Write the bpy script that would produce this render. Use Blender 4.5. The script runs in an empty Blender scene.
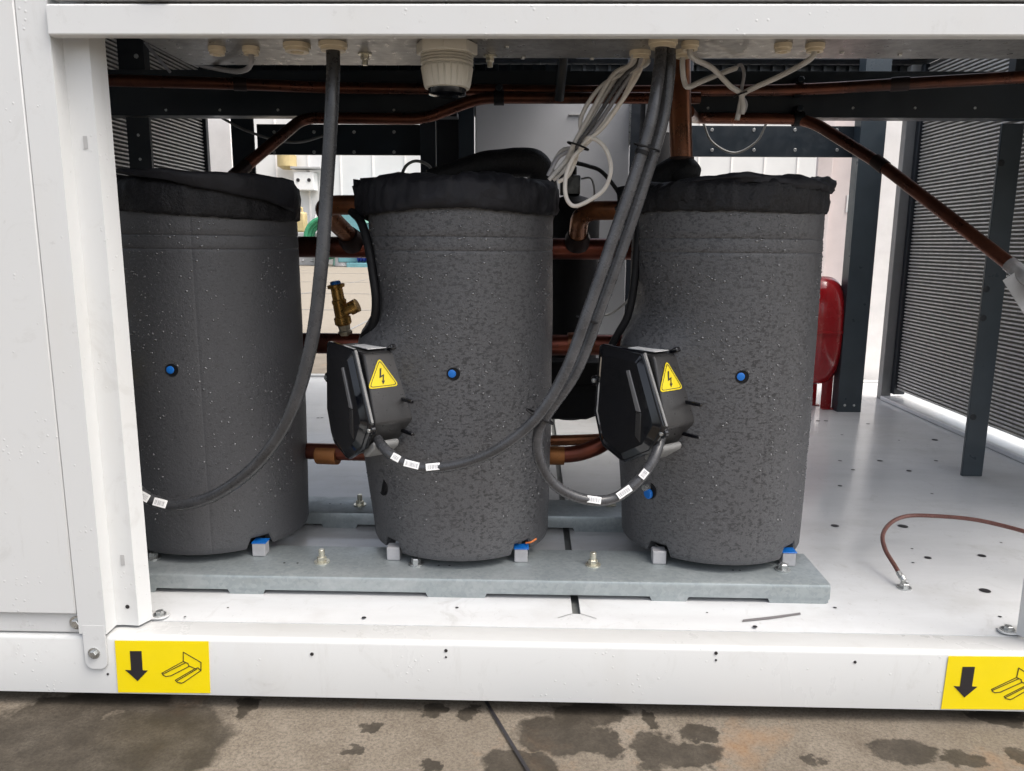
import bpy, bmesh, math, random
from mathutils import Vector, Matrix, noise
random.seed(7)
PI = math.pi
sc = bpy.context.scene
COL = sc.collection

# ------------------------------------------------------------------ camera
F, W, H = 775.0, 1024, 771
PITCH, YAW, ROLL = math.radians(10.4), math.radians(1.3), math.radians(.4)
CAM = Vector((0, -1.15, .6325))
FW = Vector((-math.sin(YAW) * math.cos(PITCH), math.cos(YAW) * math.cos(PITCH), -math.sin(PITCH)))
r0 = Vector((math.cos(YAW), math.sin(YAW), 0)); u0 = r0.cross(FW)
RT = r0 * math.cos(ROLL) + u0 * math.sin(ROLL)
UP = u0 * math.cos(ROLL) - r0 * math.sin(ROLL)
cam = bpy.data.cameras.new('camera'); cam.lens = F / W * 36; cam.sensor_width = 36
cam.clip_start = .02; cam.clip_end = 500
co = bpy.data.objects.new('camera', cam); COL.objects.link(co)
co.matrix_world = Matrix(((RT.x, UP.x, -FW.x, CAM.x), (RT.y, UP.y, -FW.y, CAM.y), (RT.z, UP.z, -FW.z, CAM.z), (0, 0, 0, 1)))
sc.camera = co

def at(x, y, X=None, Y=None, Z=None):
    """a point of the place measured on the photograph, on a plane of known depth / side / height"""
    d = FW + RT * ((x - W / 2) / F) - UP * ((y - H / 2) / F)
    t = (Y - CAM.y) / d.y if Y is not None else (X - CAM.x) / d.x if X is not None else (Z - CAM.z) / d.z
    return CAM + d * t

# ------------------------------------------------------------------ materials
def new_mat(name):
    m = bpy.data.materials.new(name); m.use_nodes = True
    nt = m.node_tree; b = nt.nodes['Principled BSDF']
    return m, nt, b
def nd(nt, typ, **kw):
    n = nt.nodes.new(typ)
    for k, v in kw.items():
        if k in n.inputs.keys() and not hasattr(n, k): n.inputs[k].default_value = v
        else:
            try: setattr(n, k, v)
            except Exception: n.inputs[k].default_value = v
    return n
def ramp(nt, fac, stops):
    r = nt.nodes.new('ShaderNodeValToRGB'); e = r.color_ramp.elements
    while len(e) < len(stops): e.new(.5)
    for q, (p, c) in zip(e, stops):
        q.position = p; q.color = (c[0], c[1], c[2], 1) if not isinstance(c, float) else (c, c, c, 1)
    nt.links.new(fac, r.inputs[0]); return r.outputs[0]
def tex_noise(nt, scale, detail=4, rough=.55, coord='Object', stretch=None, dist=0):
    tc = nt.nodes.new('ShaderNodeTexCoord'); src = tc.outputs[coord]
    if stretch:
        mp = nt.nodes.new('ShaderNodeMapping'); mp.inputs['Scale'].default_value = stretch
        nt.links.new(src, mp.inputs[0]); src = mp.outputs[0]
    n = nt.nodes.new('ShaderNodeTexNoise'); n.inputs['Scale'].default_value = scale
    n.inputs['Detail'].default_value = detail; n.inputs['Roughness'].default_value = rough
    n.inputs['Distortion'].default_value = dist
    nt.links.new(src, n.inputs['Vector']); return n.outputs[0]
def bump(nt, b, h, strength=.2, dist=.001, prev=None):
    n = nt.nodes.new('ShaderNodeBump'); n.inputs['Strength'].default_value = strength
    n.inputs['Distance'].default_value = dist
    nt.links.new(h, n.inputs['Height'])
    if prev: nt.links.new(prev, n.inputs['Normal'])
    nt.links.new(n.outputs[0], b.inputs['Normal']); return n.outputs[0]
def mix(nt, fac, a, c, blend='MIX'):
    m = nt.nodes.new('ShaderNodeMix'); m.data_type = 'RGBA'; m.blend_type = blend
    for sock, v in ((m.inputs[0], fac), (m.inputs[6], a), (m.inputs[7], c)):
        if hasattr(v, 'is_output'): nt.links.new(v, sock)
        else: sock.default_value = v if isinstance(v, float) else (v[0], v[1], v[2], 1)
    return m.outputs[2]

def simple(name, c, rough=.5, metal=0., var=.15, scale=14., bmp=0., bscale=200., coat=0., stretch=None):
    """painted / moulded / metal surface with a slow tone change and a little wear"""
    m, nt, b = new_mat(name)
    f = tex_noise(nt, scale, 5, .6, stretch=stretch)
    lo = tuple(max(0, x * (1 - var)) for x in c); hi = tuple(min(1, x * (1 + var)) for x in c)
    nt.links.new(ramp(nt, f, [(.3, lo), (.7, hi)]), b.inputs['Base Color'])
    nt.links.new(ramp(nt, tex_noise(nt, scale * 3, 3), [(.3, max(.02, rough - .08)), (.7, min(1., rough + .1))]), b.inputs['Roughness'])
    b.inputs['Metallic'].default_value = metal; b.inputs['Coat Weight'].default_value = coat
    if bmp: bump(nt, b, tex_noise(nt, bscale, 3), bmp, .001)
    return m

def mat_white(name, base=(.60, .61, .608), dirt=(.55, .53, .48), amt=.35, rough=.34, drops=True, top_dim_c=(.43, .428, .415)):
    m, nt, b = new_mat(name)
    f = tex_noise(nt, 5, 8, .65, stretch=(1, 1, .35))
    f2 = tex_noise(nt, 60, 4, .7)
    c = base
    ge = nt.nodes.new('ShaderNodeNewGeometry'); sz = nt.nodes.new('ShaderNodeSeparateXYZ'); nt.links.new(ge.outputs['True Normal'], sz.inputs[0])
    film = mix(nt, 1., ramp(nt, sz.outputs[2], [(.85, 0.), (.97, 1.)]), ramp(nt, tex_noise(nt, 7, 7, .7, stretch=(.35, 1.6, 1)), [(.25, .45), (.7, .95)]), 'MULTIPLY')  # grime film, also painted to tone down upward faces lit from above
    c = mix(nt, film, c, top_dim_c)
    c = mix(nt, ramp(nt, f, [(.52, 0.), (.8, amt)]), c, dirt)
    c = mix(nt, ramp(nt, f2, [(.66, 0.), (.75, amt * .8)]), c, (.36, .35, .33))
    c = mix(nt, ramp(nt, tex_noise(nt, 11, 7, .75, dist=1.5), [(.57, 0.), (.72, amt * .55)]), c, (.33, .315, .29))
    c = mix(nt, ramp(nt, tex_noise(nt, 26, 6, .75, stretch=(1, 1, .12)), [(.62, 0.), (.74, amt * .7)]), c, (.42, .41, .385))
    nt.links.new(c, b.inputs['Base Color'])
    nt.links.new(ramp(nt, f, [(.3, rough - .08), (.7, rough + .12)]), b.inputs['Roughness'])
    n1 = bump(nt, b, tex_noise(nt, 3.5, 2), .05, .02)
    if drops:
        tc = nt.nodes.new('ShaderNodeTexCoord'); v = nt.nodes.new('ShaderNodeTexVoronoi')
        v.inputs['Scale'].default_value = 95; nt.links.new(tc.outputs['Object'], v.inputs['Vector'])
        d = ramp(nt, v.outputs['Distance'], [(.10, 1.), (.2, 0.)])
        k = ramp(nt, tex_noise(nt, 17, 2), [(.55, 0.), (.62, 1.)])
        bump(nt, b, mix(nt, 1., d, k, 'MULTIPLY'), .35, .0015, n1)
    return m

M = {}
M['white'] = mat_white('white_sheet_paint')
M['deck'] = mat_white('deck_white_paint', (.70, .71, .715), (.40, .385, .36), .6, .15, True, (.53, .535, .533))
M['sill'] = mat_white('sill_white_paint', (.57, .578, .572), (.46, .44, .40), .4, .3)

def mat_jacket(name, lo, hi, fleck, fl0, fl1):
    m, nt, b = new_mat(name)
    fine = tex_noise(nt, 420, 3, .7); dim = tex_noise(nt, 190, 3, .6); big = tex_noise(nt, 6, 4, .6, stretch=(1, 1, .4))
    blot = tex_noise(nt, 185, 3, .65, stretch=(.7, .7, 1.3))
    c = ramp(nt, fine, [(.3, lo), (.75, hi)])
    wet = ramp(nt, big, [(.36, .55), (.6, 1.)])
    d = mix(nt, 1., ramp(nt, blot, [(fl0, 0.), (fl1, 1.)]), wet, 'MULTIPLY')
    c = mix(nt, mix(nt, 1., d, (.82, .82, .82), 'MULTIPLY'), c, fleck)
    c = mix(nt, ramp(nt, tex_noise(nt, 2.6, 5, .6, stretch=(1, 1, .25)), [(.4, .0), (.7, .3)]), c, (.045, .045, .048))
    nt.links.new(c, b.inputs['Base Color'])
    nt.links.new(ramp(nt, d, [(0., .5), (1., .3)]), b.inputs['Roughness'])
    n1 = bump(nt, b, fine, .35, .001)
    bump(nt, b, dim, .42, .0016, n1)
    b.inputs['Specular IOR Level'].default_value = .5
    return m
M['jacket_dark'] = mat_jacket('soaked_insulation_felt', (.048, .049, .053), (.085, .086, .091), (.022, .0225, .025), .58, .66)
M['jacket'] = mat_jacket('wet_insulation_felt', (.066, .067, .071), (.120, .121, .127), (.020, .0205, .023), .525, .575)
def mat_fabric():
    m, nt, b = new_mat('black_cover_cloth')
    f = tex_noise(nt, 30, 6, .65)
    nt.links.new(ramp(nt, f, [(.3, (.006, .006, .008)), (.7, (.013, .013, .017))]), b.inputs['Base Color'])
    b.inputs['Roughness'].default_value = .6; b.inputs['Specular IOR Level'].default_value = .3
    n1 = bump(nt, b, tex_noise(nt, 22, 3, .5, dist=.6), .5, .012)
    bump(nt, b, tex_noise(nt, 500, 2), .35, .0008, n1)
    return m
M['fabric'] = mat_fabric()
def mat_fuzzy():
    m, nt, b = new_mat('wet_black_felt')
    f = tex_noise(nt, 230, 3, .7)
    nt.links.new(ramp(nt, f, [(.35, (.004, .004, .005)), (.75, (.018, .018, .021))]), b.inputs['Base Color'])
    b.inputs['Roughness'].default_value = .5; b.inputs['Specular IOR Level'].default_value = .3; bump(nt, b, f, .8, .0025)
    return m
M['felt'] = mat_fuzzy()
def mat_galv():
    m, nt, b = new_mat('galvanised_steel')
    tc = nt.nodes.new('ShaderNodeTexCoord'); v = nt.nodes.new('ShaderNodeTexVoronoi'); v.inputs['Scale'].default_value = 160
    nt.links.new(tc.outputs['Object'], v.inputs['Vector'])
    sp = nt.nodes.new('ShaderNodeSeparateColor'); nt.links.new(v.outputs['Color'], sp.inputs[0])
    c = ramp(nt, sp.outputs[0], [(0., (.30, .335, .342)), (1., (.36, .395, .40))])
    st = ramp(nt, tex_noise(nt, 9, 7, .7), [(.5, 0.), (.72, .5)])
    c = mix(nt, st, c, (.52, .54, .54))
    nt.links.new(c, b.inputs['Base Color']); b.inputs['Metallic'].default_value = .45
    nt.links.new(ramp(nt, tex_noise(nt, 25, 5), [(.3, .3), (.7, .5)]), b.inputs['Roughness'])
    bump(nt, b, tex_noise(nt, 60, 4), .12, .001)
    return m
M['galv'] = mat_galv()
M['boxsheet'] = simple('electrical_box_sheet', (.24, .235, .225), .33, .55, .3, 22, .25, 90)
M['steel_dark'] = simple('slate_painted_steel', (.014, .021, .028), .36, 0, .18, 8, .1, 120)
M['steel_mid'] = simple('slate_painted_post', (.042, .056, .068), .34, 0, .15, 8, .1, 120)
M['steel_black'] = simple('dark_painted_steel', (.012, .016, .022), .4, 0, .2, 8)
M['zinc'] = simple('zinc_bolt', (.52, .53, .52), .3, .85, .2, 90)
M['zinc_yellow'] = simple('yellow_zinc_bolt', (.66, .63, .52), .32, .8, .25, 90)
def mat_copper(name, a, c, patch, patch_amt, rough=.32):
    m, nt, b = new_mat(name)
    f = tex_noise(nt, 16, 6, .7); g = tex_noise(nt, 4.5, 5, .65); h = tex_noise(nt, 9, 3, .6)
    col = ramp(nt, f, [(.3, a), (.7, c)])
    col = mix(nt, ramp(nt, g, [(.46, 0.), (.62, patch_amt)]), col, patch)
    col = mix(nt, ramp(nt, h, [(.60, 0.), (.72, .55)]), col, (.24, .085, .04))
    col = mix(nt, ramp(nt, tex_noise(nt, 70, 4, .7), [(.6, 0.), (.7, .5)]), col, (.025, .018, .016))
    nt.links.new(col, b.inputs['Base Color']); b.inputs['Metallic'].default_value = .75
    nt.links.new(ramp(nt, f, [(.3, rough - .12), (.7, rough + .14)]), b.inputs['Roughness'])
    bump(nt, b, tex_noise(nt, 60, 3), .15, .001)
    return m
M['copper'] = mat_copper('dark_copper', (.11, .040, .025), (.18, .064, .036), (.05, .028, .022), .8)
M['copper_red'] = mat_copper('red_brown_copper', (.14, .034, .022), (.20, .055, .030), (.06, .03, .025), .7)
M['copper_hot'] = mat_copper('brazed_copper', (.10, .045, .025), (.22, .075, .035), (.32, .13, .05), .9)
M['copper_tan'] = mat_copper('tan_brazed_joint', (.25, .095, .03), (.42, .18, .06), (.35, .16, .07), .5, .45)
M['solder'] = mat_copper('burnt_joint', (.03, .022, .02), (.06, .035, .028), (.04, .03, .03), .6, .5)
M['brass'] = simple('dull_brass', (.50, .29, .085), .3, .75, .3, 40)
M['nickel'] = simple('dull_nickel', (.36, .32, .24), .35, .8, .25, 60)
M['plastic_black'] = simple('gloss_black_plastic', (.0035, .004, .006), .12, 0, .2, 20, coat=.3)
M['plastic_grey'] = simple('charcoal_plastic', (.030, .029, .029), .34, 0, .15, 40, .15, 400)
M['rib'] = simple('rib_sky_reflection', (.16, .16, .165), .15, 0, .1, 30, coat=.3)  # paler grey painted in for the sky reflected on the rib
M['plastic_light'] = simple('grey_plastic_clip', (.22, .22, .215), .35, 0, .1, 30)
M['rubber'] = simple('black_rubber', (.007, .007, .008), .55, 0, .2, 30)
M['rubber'].node_tree.nodes['Principled BSDF'].inputs['Specular IOR Level'].default_value = .22
M['cable'] = simple('wet_grey_cable_sheath', (.052, .053, .057), .26, 0, .3, 26, .15, 160)
M['cable_dark'] = simple('dark_cable_sheath', (.038, .039, .042), .28, 0, .25, 26, .1, 160)
M['wire_grey'] = simple('pale_grey_wire', (.45, .44, .42), .42, 0, .12, 40)
M['wire_mid'] = simple('mid_grey_wire', (.27, .27, .285), .42, 0, .12, 40)
M['wire_white'] = simple('cream_wire', (.64, .60, .54), .42, 0, .1, 40)
M['wire_thin'] = simple('dull_thin_tube', (.20, .20, .19), .4, .2, .2, 40)
M['gland'] = simple('cream_plastic_gland', (.62, .54, .40), .45, 0, .1, 30)
M['conduit'] = simple('pale_plastic_fitting', (.52, .50, .44), .42, 0, .08, 30)
M['paper'] = simple('white_label_stock', (.78, .78, .77), .45, 0, .05, 30)
M['paper_dull'] = simple('dulled_label_stock', (.36, .36, .36), .5, 0, .1, 30)
M['ink'] = simple('black_print', (.018, .016, .018), .5, 0, .1, 30)
M['icon_ink'] = simple('brown_black_print', (.06, .045, .015), .5, 0, .1, 30)
M['yellow'] = simple('yellow_label_film', (.84, .66, .003), .38, 0, .04, 12)
M['yellow_bright'] = simple('yellow_warning_film', (.84, .66, .004), .35, 0, .03, 12)
M['blue'] = simple('blue_plastic', (.008, .14, .50), .35, 0, .1, 40)
M['foot'] = simple('grey_spacer_block', (.40, .40, .41), .5, 0, .12, 40)
M['orange'] = simple('orange_cord', (.6, .16, .03), .5, 0, .1, 40)
M['red'] = simple('red_gloss_paint', (.32, .010, .014), .2, 0, .08, 6, coat=.3)
M['cabinet'] = simple('grey_cabinet_paint', (.42, .43, .45), .4, 0, .06, 6, .05, 60)
M['pinkwhite'] = simple('offwhite_partition_paint', (.74, .66, .64), .45, 0, .08, 6)
M['offwhite'] = simple('offwhite_column_paint', (.82, .80, .78), .4, 0, .08, 9)
M['greycol'] = simple('grey_coil_frame', (.22, .225, .225), .42, .1, .1, 12)
M['alu'] = simple('aluminium_tube', (.58, .575, .555), .38, .2, .2, 30)
M['fin'] = simple('dark_fin_stack', (.20, .20, .195), .5, .3, .3, 120, .5, 400)
def mat_clear():
    m, nt, b = new_mat('cloudy_clear_sleeve')
    nt.links.new(ramp(nt, tex_noise(nt, 40, 4), [(.3, (.45, .45, .45)), (.7, (.75, .75, .75))]), b.inputs['Base Color'])
    b.inputs['Roughness'].default_value = .18; b.inputs['Transmission Weight'].default_value = .6
    return m
M['clear'] = mat_clear()
M['braid'] = simple('brown_braided_sleeve', (.17, .075, .06), .35, .2, .3, 300, .7, 700)
M['beadwater'] = None
def mat_bead():
    m, nt, b = new_mat('water_drop')
    nt.links.new(ramp(nt, tex_noise(nt, 40, 2), [(.3, (.05, .051, .054)), (.7, (.085, .086, .09))]), b.inputs['Base Color'])
    b.inputs['Roughness'].default_value = .04; b.inputs['Specular IOR Level'].default_value = 1.
    b.inputs['Coat Weight'].default_value = 1.; b.inputs['Coat Roughness'].default_value = .02
    return m
M['beadwater'] = mat_bead()
M['teal'] = simple('teal_machine_paint', (.13, .30, .33), .45, 0, .12, 5)
M['green'] = simple('green_hose_rubber', (.04, .26, .13), .45, 0, .15, 5)
M['mint'] = simple('mint_paint', (.30, .62, .50), .45, 0, .12, 5)
M['paleblue'] = simple('pale_blue_paint', (.34, .50, .56), .5, 0, .1, 3)
M['navy'] = simple('blue_motor_paint', (.03, .05, .32), .4, 0, .15, 5)
M['canyellow'] = simple('pale_yellow_plastic', (.50, .40, .20), .5, 0, .1, 5)
M['wallwhite'] = simple('white_cladding', (.66, .665, .66), .45, 0, .05, .8)
M['scuff'] = simple('dull_grey_scuff', (.24, .24, .235), .5, 0, .2, 40)
M['greymetal'] = simple('grey_yard_metal', (.42, .42, .42), .5, .2, .1, 4)

# concrete with damp patches (the patches are dark wet marks with outlines of their own)
def mat_ground():
    m, nt, b = new_mat('yard_concrete')
    tc = nt.nodes.new('ShaderNodeTexCoord')
    base = ramp(nt, tex_noise(nt, 9, 8, .7), [(.3, (.120, .098, .073)), (.5, (.185, .157, .122)), (.72, (.25, .217, .174))])
    base = mix(nt, ramp(nt, tex_noise(nt, 190, 4, .75), [(.38, .55), (.56, 0.)]), base, (.055, .045, .036))
    base = mix(nt, ramp(nt, tex_noise(nt, 240, 3, .7), [(.60, 0.), (.70, .45)]), base, (.36, .33, .29))
    base = mix(nt, ramp(nt, tex_noise(nt, 2.2, 6, .7), [(.45, 0.), (.7, .5)]), base, (.115, .095, .072))
    rust = ramp(nt, tex_noise(nt, 4.2, 6, .65), [(.58, 0.), (.74, .4)])
    base = mix(nt, rust, base, (.27, .125, .035))
    # distorted coordinates
    ns = nt.nodes.new('ShaderNodeTexNoise'); ns.inputs['Scale'].default_value = 26; ns.inputs['Detail'].default_value = 8
    ns.inputs['Roughness'].default_value = .6; nt.links.new(tc.outputs['Object'], ns.inputs['Vector'])
    sub = nd(nt, 'ShaderNodeVectorMath', operation='SUBTRACT'); nt.links.new(ns.outputs['Color'], sub.inputs[0]); sub.inputs[1].default_value = (.5, .5, .5)
    scl = nd(nt, 'ShaderNodeVectorMath', operation='SCALE'); nt.links.new(sub.outputs[0], scl.inputs[0]); scl.inputs['Scale'].default_value = .075
    add = nd(nt, 'ShaderNodeVectorMath', operation='ADD'); nt.links.new(tc.outputs['Object'], add.inputs[0]); nt.links.new(scl.outputs[0], add.inputs[1])
    tot = None
    G = -.128
    spots = [(20, 760, 175, 44), (150, 742, 85, 40), (60, 712, 60, 14), (120, 700, 60, 12), (245, 707, 13, 9), (435, 709, 13, 8), (470, 711, 13, 8),
             (355, 751, 12, 7), (430, 767, 14, 6), (590, 714, 42, 12), (560, 735, 52, 20), (605, 741, 20, 16), (520, 765, 42, 16), (608, 714, 16, 10),
             (650, 720, 9, 10), (690, 756, 40, 14), (700, 735, 20, 8), (655, 752, 26, 20), (905, 752, 36, 12), (965, 760, 24, 8), (815, 762, 11, 6),
             (995, 716, 30, 7), (1020, 757, 12, 8), (372, 725, 10, 5)]
    for (px, py, rx, ry) in spots:
        c = at(px, py, Z=G); ax = (at(px + rx, py, Z=G) - c).length; ay = (at(px, py - ry, Z=G) - c).length
        s = nd(nt, 'ShaderNodeVectorMath', operation='SUBTRACT'); nt.links.new(add.outputs[0], s.inputs[0]); s.inputs[1].default_value = (c.x, c.y, 0)
        q = nd(nt, 'ShaderNodeVectorMath', operation='MULTIPLY'); nt.links.new(s.outputs[0], q.inputs[0]); q.inputs[1].default_value = (1 / ax, 1 / ay, 0)
        l = nd(nt, 'ShaderNodeVectorMath', operation='LENGTH'); nt.links.new(q.outputs[0], l.inputs[0])
        if tot is None: tot = l.outputs['Value']
        else:
            mn = nd(nt, 'ShaderNodeMath', operation='MINIMUM'); nt.links.new(tot, mn.inputs[0]); nt.links.new(l.outputs['Value'], mn.inputs[1]); tot = mn.outputs[0]
    wet = mix(nt, 1., ramp(nt, tot, [(.84, 1.), (1.08, 0.)]), ramp(nt, tex_noise(nt, 20, 6, .7), [(.3, .72), (.6, 1.)]), 'MULTIPLY')
    b.inputs['Specular IOR Level'].default_value = .25
    sx = nt.nodes.new('ShaderNodeSeparateXYZ'); nt.links.new(tc.outputs['Object'], sx.inputs[0])
    mr = nt.nodes.new('ShaderNodeMapRange'); nt.links.new(sx.outputs[1], mr.inputs[0]); mr.inputs[1].default_value = 3.; mr.inputs[2].default_value = 6.
    base = mix(nt, mr.outputs[0], base, mix(nt, .55, base, (.36, .32, .26)))
    c = mix(nt, wet, base, mix(nt, .86, base, (.022, .018, .013)))
    nt.links.new(c, b.inputs['Base Color'])
    nt.links.new(ramp(nt, wet, [(0., .85), (1., .62)]), b.inputs['Roughness'])
    bump(nt, b, tex_noise(nt, 110, 5, .7), .35, .002)
    return m
M['ground'] = mat_ground()

# ------------------------------------------------------------------ mesh helpers
class MB:
    """collects shapes; build() links them as ONE mesh object"""
    def __init__(s): s.bm = bmesh.new(); s.mi = 0
    def _done(s, faces):
        for f in faces: f.material_index = s.mi
    def box(s, x0, x1, y0, y1, z0, z1, mat=None):
        r = bmesh.ops.create_cube(s.bm, size=1.)
        bmesh.ops.transform(s.bm, verts=r['verts'], matrix=Matrix.Translation(((x0 + x1) / 2, (y0 + y1) / 2, (z0 + z1) / 2)) @ Matrix.Diagonal((x1 - x0, y1 - y0, z1 - z0, 1)))
        if mat is not None: bmesh.ops.transform(s.bm, verts=r['verts'], matrix=mat)
        s._done({f for v in r['verts'] for f in v.link_faces}); return s
    def prism(s, pts, a, b, mat=None):
        """outline pts (u, v) extruded from w=a to w=b in frame mat (columns u, w, v)"""
        mat = mat or Matrix.Identity(4)
        A = [s.bm.verts.new(mat @ Vector((p[0], a, p[1]))) for p in pts]
        B = [s.bm.verts.new(mat @ Vector((p[0], b, p[1]))) for p in pts]
        fs = [s.bm.faces.new(A), s.bm.faces.new(B[::-1])]; n = len(pts)
        for i in range(n): fs.append(s.bm.faces.new((A[i], B[i], B[(i + 1) % n], A[(i + 1) % n])))
        s._done(fs); return s
    def tube(s, pts, r, seg=12, radii=None, cap=True):
        pts = [Vector(p) for p in pts]; n = len(pts)
        t = (pts[1] - pts[0]).normalized(); up = Vector((0, 0, 1)) if abs(t.z) < .9 else Vector((0, 1, 0))
        nrm = (up - t * up.dot(t)).normalized(); rings = []
        for i, p in enumerate(pts):
            t2 = (pts[min(i + 1, n - 1)] - pts[max(i - 1, 0)])
            t2 = t2.normalized() if t2.length > 1e-9 else t
            q = t.rotation_difference(t2); nrm = q @ nrm; t = t2
            nrm = (nrm - t * nrm.dot(t)).normalized(); bn = t.cross(nrm)
            rr = radii[i] if radii else r
            rings.append([s.bm.verts.new(p + (nrm * math.cos(2 * PI * k / seg) + bn * math.sin(2 * PI * k / seg)) * rr) for k in range(seg)])
        fs = []
        for a, b in zip(rings, rings[1:]):
            for k in range(seg): fs.append(s.bm.faces.new((a[k], a[(k + 1) % seg], b[(k + 1) % seg], b[k])))
        if cap: fs.append(s.bm.faces.new(rings[0][::-1])); fs.append(s.bm.faces.new(rings[-1]))
        s._done(fs); return s
    def lathe(s, prof, mat=None, seg=24, cap=True, wob=None):
        mat = mat or Matrix.Identity(4); rings = []
        for (r, z) in prof:
            rings.append([s.bm.verts.new(mat @ Vector((r * math.cos(2 * PI * k / seg), r * math.sin(2 * PI * k / seg), z))) for k in range(seg)])
        fs = []
        for a, b in zip(rings, rings[1:]):
            for k in range(seg): fs.append(s.bm.faces.new((a[k], a[(k + 1) % seg], b[(k + 1) % seg], b[k])))
        if cap: fs.append(s.bm.faces.new(rings[0][::-1])); fs.append(s.bm.faces.new(rings[-1]))
        s._done(fs); return s
    def poly(s, pts):
        s._done([s.bm.faces.new([s.bm.verts.new(Vector(p)) for p in pts])]); return s
    def grid(s, rows, closed=False):
        vs = [[s.bm.verts.new(Vector(p)) for p in row] for row in rows]; fs = []
        n = len(vs[0])
        for a, b in zip(vs, vs[1:]):
            for k in range(n if closed else n - 1): fs.append(s.bm.faces.new((a[k], a[(k + 1) % n], b[(k + 1) % n], b[k])))
        s._done(fs); s.vs = vs; return s
    def build(s, name, mats, parent=None, bevel=0., angle=35, bseg=2, solid=0., keep=False):
        mats = mats if isinstance(mats, (list, tuple)) else [mats]
        bmesh.ops.recalc_face_normals(s.bm, faces=s.bm.faces)
        org = Vector((0, 0, 0))
        if parent is not None:
            root = parent
            while root.parent: root = root.parent
            org = root.location.copy()
        elif not keep:
            xs = [v.co for v in s.bm.verts]
            org = Vector(((min(p.x for p in xs) + max(p.x for p in xs)) / 2, (min(p.y for p in xs) + max(p.y for p in xs)) / 2, min(p.z for p in xs)))
        bmesh.ops.translate(s.bm, verts=s.bm.verts, vec=-org)
        me = bpy.data.meshes.new(name); s.bm.to_mesh(me); s.bm.free()
        for m in mats: me.materials.append(m)
        for p in me.polygons: p.use_smooth = True
        me.set_sharp_from_angle(angle=math.radians(angle))
        o = bpy.data.objects.new(name, me); COL.objects.link(o)
        if parent is None: o.location = org
        else: o.parent = parent
        if solid:
            md = o.modifiers.new('solid', 'SOLIDIFY'); md.thickness = solid; md.offset = 0
        if bevel:
            md = o.modifiers.new('bevel', 'BEVEL'); md.width = bevel; md.segments = bseg; md.limit_method = 'ANGLE'; md.angle_limit = math.radians(40)
            md.harden_normals = False
        return o
def tag(o, label=None, cat=None, group=None, kind=None):
    if label: o['label'] = label
    if cat: o['category'] = cat
    if group: o['group'] = group
    if kind: o['kind'] = kind
    return o
def thing(name, loc, label, cat, group=None):
    o = bpy.data.objects.new(name, None); COL.objects.link(o); o.location = Vector(loc); o.empty_display_size = .05
    return tag(o, label, cat, group)
def smooth(pts, n=8):
    P = [Vector(p) for p in pts]; P = [P[0] * 2 - P[1]] + P + [P[-1] * 2 - P[-2]]; out = []
    for i in range(1, len(P) - 2):
        a, b, c, d = P[i - 1:i + 3]
        for k in range(n):
            t = k / n
            out.append(.5 * ((2 * b) + (c - a) * t + (2 * a - 5 * b + 4 * c - d) * t * t + (3 * b - a - 3 * c + d) * t ** 3))
    out.append(P[-2]); return out
def fillet(pts, rad=.03, n=7):
    P = [Vector(p) for p in pts]; out = [P[0]]
    for a, b, c in zip(P, P[1:], P[2:]):
        r = min(rad, (a - b).length * .45, (c - b).length * .45)
        p, q = b + (a - b).normalized() * r, b + (c - b).normalized() * r
        for k in range(n + 1):
            t = k / n; out.append(p * (1 - t) ** 2 + b * 2 * t * (1 - t) + q * t * t)
    out.append(P[-1]); return out
def frame(origin, n):
    """columns u (right when looking at it), w (outward n), v (up)"""
    n = Vector(n).normalized(); v = Vector((0, 0, 1)); u = v.cross(n).normalized(); v = n.cross(u)
    return Matrix(((u.x, n.x, v.x, origin[0]), (u.y, n.y, v.y, origin[1]), (u.z, n.z, v.z, origin[2]), (0, 0, 0, 1)))
def axis_mat(origin, d):
    q = Vector((0, 0, 1)).rotation_difference(Vector(d).normalized())
    return Matrix.Translation(Vector(origin)) @ q.to_matrix().to_4x4()
def hexbolt(name, p, d, r, h, mat, parent, washer=True, stud=0.):
    b = MB(); A = axis_mat(p, d)
    if washer: b.lathe([(r * 1.75, 0), (r * 1.75, r * .3), (r * 1.2, r * .34)], A, 18)
    z0 = r * .3 if washer else 0
    b.lathe([(r * 1.12, z0), (r * 1.12, z0 + h * .86), (r * .95, z0 + h)], A, 6)
    if stud: b.lathe([(r * .72, z0 + h * .9), (r * .72, z0 + h + stud * .93), (r * .6, z0 + h + stud)], A, 12)
    return b.build(name, mat, parent)
def disc(b, p, r, seg=14, sx=1.):
    b.poly([(p[0] + sx * r * math.cos(2 * PI * k / seg), p[1] + r * math.sin(2 * PI * k / seg), p[2]) for k in range(seg)])

# ------------------------------------------------------------------ setting
GZ = -.128
b = MB(); b.poly([(-60, -12, 0), (60, -12, 0), (60, 90, 0), (-60, 90, 0)])
g = b.build('ground', M['ground'], keep=True); g.location = (0, 0, GZ); tag(g, 'pale concrete yard with dark damp patches and rust stains', 'ground', kind='structure')
jp = [at(484, 700, Z=GZ), at(527, 771, Z=GZ)]; jd = (jp[1] - jp[0]).normalized(); jn = Vector((-jd.y, jd.x, 0))
b = MB(); a0, a1 = jp[0] - jd * 6, jp[1] + jd * 3
b.poly([a0 + jn * .0028 + Vector((0, 0, .004)), a0 - jn * .0028 + Vector((0, 0, .004)), a1 - jn * .0028 + Vector((0, 0, .004)), a1 + jn * .0028 + Vector((0, 0, .004))])
tag(b.build('pavement_joint', M['ink']), 'thin black joint between two slabs of the concrete yard', 'joint', kind='structure')

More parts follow.
